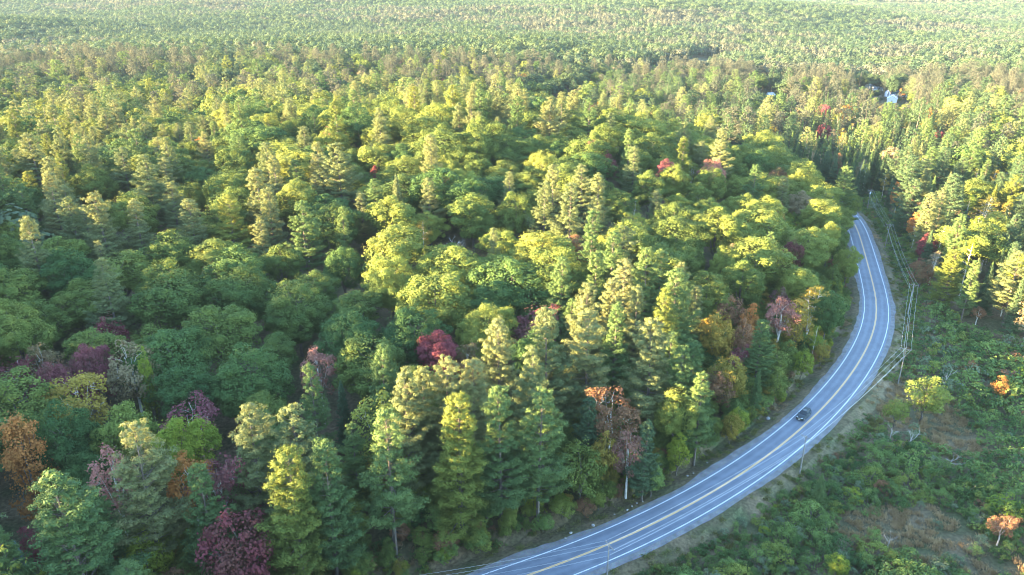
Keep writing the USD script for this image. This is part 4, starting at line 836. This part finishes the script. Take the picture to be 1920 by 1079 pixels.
low = np.clip((np.abs(d) - 5.5) / 5, .3, 1)[:, None] * rg.uniform(.6, 1.3, len(d))[:, None]
instancer('grass', [(t_, g_, 1) for g_ in ('grass_blades', 'brown_grass_blades') for t_ in TP], np.column_stack([cand, z - .02]), np.where(brown, 3, 0) + rg.integers(0, 3, len(d)), rg.uniform(0, 6.28, len(d)), np.column_stack([np.ones(len(d))] * 2 + [low[:, 0]]), 'grass', 'green and brown grass along the road and in the bog')
m = (((d > 7.4) & (rg.random(len(d)) < .5)) | ((d < -7) & (rg.random(len(d)) < .35))) & (v > .40) & ~inop; uc, uz = cand[m], z[m]; nu = len(uc); r_ = rg.uniform(.22, .55, nu) * np.clip((np.abs(d[m]) - 5.5) / 5, .45, 1.3)
instancer('undergrowth', [(SHAPES['shrub_mid'][k][0], l_, 3) for k in (0, 1) for l_ in ('shrub_leaves', 'deep_green_leaves', 'yellow_green_leaves', 'rust_leaves')], np.column_stack([uc, uz - .1]), rg.choice(8, nu, p=np.array([4, 3, .8, .5, 4, 3, .8, .5]) / 16.6), rg.uniform(0, 6.28, nu), np.stack([r_, r_, r_ * .9], 1), 'undergrowth', 'leafy weeds and seedlings on the road bank')
print('grass', len(d), 'under', nu)

# ------------------------------------------------------------------ car
plain('car_paint', (.010, .018, .024), .45, spec=.25, vary=.06); plain('car_trim', (.02, .02, .022), .6); plain('tyre_rubber', (.018, .018, .019), .85); plain('alloy', (.45, .46, .48), .3, metal=.9)
plain('chrome', (.6, .62, .64), .2, metal=.9); plain('lamp_white', (.75, .78, .80), .15); plain('lamp_red', (.35, .02, .02), .25); plain('plate_white', (.7, .7, .68), .5)
mat('car_glass', {'p': ('principled_bsdf', {'base_color': (.008, .014, .02), 'roughness': .12, 'specular_ior_level': .35})}, [])
def mbox(lo, hi): return manifold3d.Manifold.cube([hi[k] - lo[k] for k in range(3)]).translate(list(lo))
def hull_pts(p): return manifold3d.Manifold.hull_points(np.asarray(p, float).tolist())
def side_profile(pts, w): return manifold3d.CrossSection([pts]).extrude(w).rotate([90, 0, 0]).translate([0, w / 2, 0])
def panel(c4, mu, mv, out=.008):
    """a thin plate on the quad c4 (corners in order), inset by fractions mu, mv."""
    a, b, c, d = [np.array(v, float) for v in c4]; q_ = lambda u_, v_: (a * (1 - u_) + b * u_) * (1 - v_) + (d * (1 - u_) + c * u_) * v_
    p = np.array([q_(mu[0], mv[0]), q_(mu[1], mv[0]), q_(mu[1], mv[1]), q_(mu[0], mv[1])]); nrm = np.cross(p[1] - p[0], p[3] - p[0]); nrm /= np.linalg.norm(nrm)
    return hull_pts(np.vstack([p + nrm * out, p - nrm * .01]))
def car(loc, rz):
    t = thing('dark_suv', 'dark blue grey SUV with roof rails driving along the left lane', 'car', loc, rz); tp = t.GetPath()
    prof = [(-2.30, .42), (-2.37, .72), (-2.30, 1.06), (.92, 1.10), (1.55, 1.05), (2.08, .95), (2.30, .80), (2.38, .58), (2.32, .36), (2.0, .30), (-2.1, .30)][::-1]
    plan = manifold3d.CrossSection([[(-2.1, -.68), (2.05, -.62), (2.05, .62), (-2.1, .68)]]).offset(.27, manifold3d.JoinType.Round, 2.0, 32).extrude(2)
    body = side_profile(prof, 2.2) ^ plan
    for wx in (-1.40, 1.42):
        body = body - manifold3d.Manifold.cylinder(3, .40, .40, 28).rotate([90, 0, 0]).translate([wx, 1.5, .36])
    gh = hull_pts([(x, sy * y, z) for x, y, z in ((-2.24, .84, 1.04), (.98, .86, 1.05), (-2.02, .68, 1.60), (-1.95, .62, 1.69), (.12, .62, 1.70), (.20, .70, 1.62)) for sy in (-1, 1)])
    part(tp, 'body', body + gh, 'car_paint', 25)
    W_, T_ = lambda x, y, z: np.array([x, y, z]), None
    ws = [(.98, -.86, 1.05), (.98, .86, 1.05), (.20, .70, 1.62), (.20, -.70, 1.62)]; part(tp, 'windshield', panel(ws, (.07, .93), (.06, .96)), 'car_glass')
    part(tp, 'rear_window', panel([(-2.24, .84, 1.04), (-2.24, -.84, 1.04), (-2.02, -.68, 1.60), (-2.02, .68, 1.60)], (.1, .9), (.15, .95)), 'car_glass')
    for sy in (1, -1):
        qd = [(.98, .86, 1.05), (-2.24, .84, 1.04), (-2.02, .68, 1.60), (.20, .70, 1.62)]
        if sy < 0: qd = [(x, -y, z) for x, y, z in (qd[1], qd[0], qd[3], qd[2])]; spans = ((.04, .33), (.36, .63), (.66, .93))
        else: spans = ((.07, .34), (.37, .64), (.67, .96))
        for a, b in spans: part(tp, 'side_window', panel(qd, (a, b), (.10, .92)), 'car_glass')
        part(tp, 'roof_rail', [tube(np.array([[-1.8, sy * .60, 1.68], [-1.7, sy * .60, 1.77], [.0, sy * .60, 1.78], [.1, sy * .60, 1.69]]), .022, 6)], 'car_trim')
        part(tp, 'mirror', hull_pts([(x, sy * y, z) for x in (.72, .88) for y in (.90, 1.06) for z in (1.08, 1.22)]), 'car_paint')
        part(tp, 'headlight', hull_pts([(2.02, sy * .52, .80), (2.02, sy * .86, .80), (2.02, sy * .86, .92), (2.02, sy * .52, .93), (2.325, sy * .48, .76), (2.19, sy * .80, .76), (2.15, sy * .80, .90), (2.22, sy * .48, .90)]), 'lamp_white')
        part(tp, 'taillight', mbox((-2.36, min(sy * .62, sy * .86), .86), (-2.22, max(sy * .62, sy * .86), 1.06)), 'lamp_red')
        for x0 in (-.55, .45): part(tp, 'door_handle', mbox((x0, min(sy * .93, sy * .965), .93), (x0 + .2, max(sy * .93, sy * .965), .965)), 'chrome')
    part(tp, 'sunroof', mbox((-.75, -.42, 1.695), (-.05, .42, 1.712)), 'car_glass')
    part(tp, 'grille', hull_pts([(2.30, -.44, .62), (2.30, .44, .62), (2.26, .44, .80), (2.26, -.44, .80), (2.392, -.42, .60), (2.392, .42, .60), (2.33, .42, .80), (2.33, -.42, .80)]), 'chrome')
    part(tp, 'bumper', hull_pts([(2.1, -.80, .32), (2.1, .80, .32), (2.1, .84, .56), (2.1, -.84, .56), (2.40, -.58, .36), (2.40, .58, .36), (2.42, .58, .54), (2.42, -.58, .54)]), 'car_trim')
    part(tp, 'number_plate', mbox((2.41, -.2, .40), (2.43, .2, .52)), 'plate_white')
    for wx in (-1.40, 1.42):
        for sy in (1, -1):
            tr_ = trimesh.creation.torus(.27, .095, major_sections=28, minor_sections=10); tr_.apply_scale([1, 1, 1.25]); tr_.apply_transform(trimesh.transformations.rotation_matrix(math.pi / 2, [1, 0, 0])); tr_.apply_translation([wx, sy * .80, .365])
            w_ = part(tp, 'wheel', tr_, 'tyre_rubber', True)
            rim = manifold3d.Manifold.cylinder(.16, .24, .24, 24).rotate([90, 0, 0]).translate([wx, sy * .80 + .08, .365])
            for k in range(5): a_ = k * 1.2566; rim = rim - manifold3d.Manifold.cylinder(.5, .055, .055, 8).rotate([90, 0, 0]).translate([wx + math.cos(a_) * .145, .25 + sy * .85, .365 + math.sin(a_) * .145])
            part(w_.GetPath(), 'rim', rim, 'alloy')
cp_ = flat(1505, 786); kk = RT.query(cp_)[1]; cpos = CL[kk] + CN[kk] * 1.72
car((cpos[0], cpos[1], .034), math.degrees(math.atan2(-CT[kk][1], -CT[kk][0])))

# ------------------------------------------------------------------ poles and wires
plain('insulator_glass', (.16, .17, .18), .35); plain('transformer_grey', (.42, .45, .48), .5, metal=.3)
def pole(loc, az, label, h=11.0, transformer=False, arm=True, lean=(0, 0)):
    t = thing('utility_pole', label, 'utility pole', loc, math.degrees(az)); tp = t.GetPath(); lx, ly = lean
    P = lambda z: np.array([lx * z / h, ly * z / h, z])
    part(tp, 'pole', [tube(np.array([P(-.4), P(h * .5), P(h)]), [.15, .12, .09], 10), tube(np.array([P(h), P(h + .04)]), [.115, .02], 10)], 'pole_wood')
    if arm:
        zc = h - .35; part(tp, 'crossarm', mbox((lx * zc / h - .06, -1.25, zc - .06), (lx * zc / h + .06, 1.25, zc + .06)).translate([.15, ly * zc / h, 0]), 'pole_wood')
        for sy in (-1, 1): part(tp, 'brace', [tube(P(0) * 0 + np.array([[lx * .9 + .13, ly * .9 + sy * .75, zc - .05], [lx * .9 + .12, ly * .9 + sy * .08, zc - .75]]), .025, 5)], 'wire_metal')
        for y in (-1.15, 0.0, 1.15): part(tp, 'insulator', [tube(np.array([[lx * .97 + (.15 if y else 0), ly * .97 + y, zc + (.06 if y else .38)], [lx * .97 + (.15 if y else 0), ly * .97 + y, zc + (.14 if y else .44)], [lx * .97 + (.15 if y else 0), ly * .97 + y, zc + (.28 if y else .58)]]), [.04, .075, .05], 8)], 'insulator_glass')
    if transformer:
        part(tp, 'transformer', [tube(np.array([[-.42, 0, h - 1.95], [-.42, 0, h - 1.93], [-.42, 0, h - 1.05], [-.42, 0, h - 1.0], [-.42, 0, h - .95]]) + [lx * .85, ly * .85, 0], [.02, .27, .27, .2, .02], 14)], 'transformer_grey')
        part(tp, 'bracket', mbox((-.3, -.05, h - 1.7), (-.1, .05, h - 1.5)).translate([lx * .85, ly * .85, 0]), 'wire_metal')
    return t
PX = [(1142, 1021), (1512, 818), (1699, 653), (1714, 533), (1668, 421), (1633, 356)]; PH = [10.5, 9.2, 10.5, 10.8, 9.5, 9.5]
PP = [np.array(at(px, py, h)) for (px, py), h in zip(PX, PH)]
away = flat(900, 1079, 8.0); dv = unit(away - PP[0][:2]); pm = PP[0][:2] + dv * 46; PP.insert(0, np.array([pm[0], pm[1], float(ground(*pm))])); PH.insert(0, 10.5)
PLAB = [None, 'utility pole with one crossarm in front of the road at the bottom edge', 'plain pole beside the road below the car', 'utility pole at the outer bend with wires fanning to its left', 'utility pole with wide crossarm right of the bend', 'thin pole among bushes near the far bend', 'utility pole with grey transformer at the far end of the road']
PAZ = []
for i in range(len(PP)):
    a, b = PP[max(0, i - 1)], PP[min(len(PP) - 1, i + 1)]; PAZ.append(math.atan2(b[1] - a[1], b[0] - a[0]))
for i in range(len(PP)): pole(tuple(PP[i]), PAZ[i], PLAB[i] or 'utility pole on the near side of the road, next before the bottom edge one', PH[i], i == 6, True, ((.35, -.2) if i == 5 else (0, 0)))
lone = at(1891, 320, 10.5); pole(lone, 1.1, 'lone leaning pole rising from the woods at the right edge', 10.5, True, False, (.9, .5))
PN = ['the frame edge', 'the bottom edge pole', 'the pole below the car', 'the outer bend pole', 'the wide crossarm pole', 'the thin pole', 'the transformer pole']
for i in range(len(PP) - 1):
    for off, dz, nm_ in ((-1.15, .12, 'right upper wire'), (0.0, .44, 'topmost wire'), (1.15, .12, 'left upper wire'), (.2, -2.2, 'lowest cable')):
        e = []
        for j in (i, i + 1):
            lx, ly = (.35, -.2) if j == 5 else (0, 0); zc = PH[j] - .35; l_ = np.array([(.15 if off in (-1.15, 1.15) else 0) + lx, off + ly, zc + dz]); ca, sa = math.cos(PAZ[j]), math.sin(PAZ[j]); e.append(PP[j] + [l_[0] * ca - l_[1] * sa, l_[0] * sa + l_[1] * ca, l_[2]])
        t_ = np.linspace(0, 1, 15)[:, None]; L = np.linalg.norm(e[1] - e[0]); pts = e[0] * (1 - t_) + e[1] * t_ - np.array([0, 0, 1]) * (4 * t_ * (1 - t_) * L * .018)
        mid = pts.mean(0); nm = numbered('overhead_wire'); m_ = qmesh('/World/' + nm, [tube(pts, .015 if dz > -2 else .018, 4)], 'wire_metal'); tag(m_.GetPrim(), f'{nm_} sagging from {PN[i]} to {PN[i + 1]}', 'wire', None)

# ------------------------------------------------------------------ houses far up the valley
plain('blue_roof', (.06, .16, .26), .35, metal=.3, vary=.1); plain('pale_roof', (.33, .36, .42), .5, vary=.12); plain('white_siding', (.50, .50, .50), .7, vary=.06); plain('lilac_siding', (.52, .53, .60), .7, vary=.08); plain('brick_red', (.28, .11, .07), .85); plain('door_wood', (.16, .09, .05), .6)
mat('window_glass', {'p': ('principled_bsdf', {'base_color': (.03, .04, .05), 'roughness': .08})}, [])
def house(name, label, cat, loc, rz, w, d, hw, hr, wall, roof, wins=3, chim=True):
    t = thing(name, label, cat, loc, rz); tp = t.GetPath()
    base = side_profile([(-d / 2, -.5), (d / 2, -.5), (d / 2, hw), (0, hw + hr - .12), (-d / 2, hw)], w).rotate([0, 0, 90]); wl = part(tp, 'wall', base, wall)
    sl = math.atan2(hr, d / 2); n_ = math.hypot(hr, d / 2) + .5
    rp = None
    for sg in (-1, 1):
        sl_ = mbox((-w / 2 - .4, 0, 0), (w / 2 + .4, n_, .12)).rotate([-math.degrees(sl), 0, 0]).translate([0, 0, hw + hr - .02]); sl_ = sl_ if sg > 0 else sl_.rotate([0, 0, 180]); rp = part(tp, 'roof', sl_, roof)
        for k in range(int(w // 1.2)):        # standing seams
            pass
    if chim: part(rp.GetPath(), 'chimney', mbox((w * .2, -.4, hw + hr * .5), (w * .2 + .7, .4, hw + hr + 1.0)), 'brick_red')
    for sg in (-1, 1):
        for k in range(wins):
            x = (k - (wins - 1) / 2) * w / wins
            if sg < 0 and k == wins // 2 and wins > 1: part(tp, 'door', mbox((x - .5, -d / 2 - .05, 0), (x + .5, -d / 2 + .02, 2.1)), 'door_wood'); continue
            y0, y1 = (sg * d / 2 - .05, sg * d / 2 + .05); f_ = part(tp, 'window', mbox((x - .65, y0, .9), (x + .65, y1, 2.2)), 'white_siding'); part(f_.GetPath(), 'pane', mbox((x - .55, y0 - .02, 1.0), (x + .55, y1 + .02, 2.1)), 'window_glass')
    for sg in (-1, 1):
        f_ = part(tp, 'window', mbox((sg * w / 2 - .05, -.6, 1.0), (sg * w / 2 + .05, .6, 2.2)), 'white_siding'); part(f_.GetPath(), 'pane', mbox((sg * w / 2 - .07, -.5, 1.1), (sg * w / 2 + .07, .5, 2.1)), 'window_glass')
def house_at(px, py): x, y, z = at(px, py); return (x, y, z)
house('blue_roofed_house', 'long house with blue metal roof in the far valley', 'house', house_at(1679, 181), 8, 17, 10, 3.4, 3.4, 'lilac_siding', 'blue_roof', 5)
house('white_house', 'white gabled house in front of the blue roofed one', 'house', house_at(1672, 192), 62, 11, 8, 3.6, 2.6, 'white_siding', 'pale_roof', 3, False)
house('white_garage', 'small white building left of the blue roofed house', 'garage', house_at(1629, 168), 30, 8, 7, 3.6, 2.4, 'white_siding', 'pale_roof', 1, False)
house('low_shed', 'low pale shed between the small white building and the blue roofed house', 'shed', house_at(1645, 170), -10, 9, 5, 2.4, 1.4, 'lilac_siding', 'pale_roof', 1, False)
house('white_cabin', 'white cabin alone among dark spruces left of the valley', 'cabin', house_at(1444, 185), 20, 7, 6, 3.2, 2.2, 'white_siding', 'pale_roof', 1, False)

# ------------------------------------------------------------------ stones on the bank
plain('pale_stone', (.17, .165, .16), .9, scale=2.0, vary=.3)
def stone(seed, r0):
    m_ = trimesh.creation.icosphere(2, r0); v = m_.vertices * (1 + .5 * (meshkit.fbm(m_.vertices / r0 * 1.3 + seed * 7.1, 3, seed) - .5)[:, None]) * [1.2, .9, .65]; return trimesh.Trimesh(v, m_.faces, process=False)
def put_stone(px, py, r0, label, group=None, k=[0]):
    k[0] += 1; x, y, z = at(px, py); m_ = usdkit.mesh(stage, '/World/' + numbered('stone'), stone(k[0], r0), M['pale_stone'], smooth=30); m_.AddTranslateOp().Set(Gf.Vec3d(x, y, z + r0 * .3)); m_.AddRotateZOp().Set(float(k[0] * 67 % 360)); tag(m_.GetPrim(), label, 'stone', group)
put_stone(1440, 786, .5, 'whitish boulder on the grassy bank left of the car'); put_stone(1112, 986, .32, 'small white stone at the verge where the road leaves the trees'); put_stone(1070, 1000, .28, 'small pale stone on the verge left of the white one')
for px, py in ((1185, 950), (1194, 944), (1176, 957), (1205, 941), (1289, 893), (1300, 888), (1326, 868), (1060, 1010), (1384, 826), (1152, 965)): put_stone(px, py, RNG.uniform(.10, .24), 'grey stone lying in the gravel of the bank', 'grey stones on the bank')

# ------------------------------------------------------------------ haze
mat('haze_air', {'v': ('principled_volume', {'color': (.46, .68, 1.0), 'density': HAZE_D, 'anisotropy': HAZE_G})}, [], surface=None, volume='v.volume')
hb = trimesh.creation.box(bounds=[[-7900, -1900, float(GZ.min()) - 1.5], [9100, 9900, max(CAM_H + 4, float(GZ.max()) + 27)]])
hz = usdkit.mesh(stage, '/World/haze', hb, M['haze_air']); tag(hz.GetPrim(), kind='stuff')
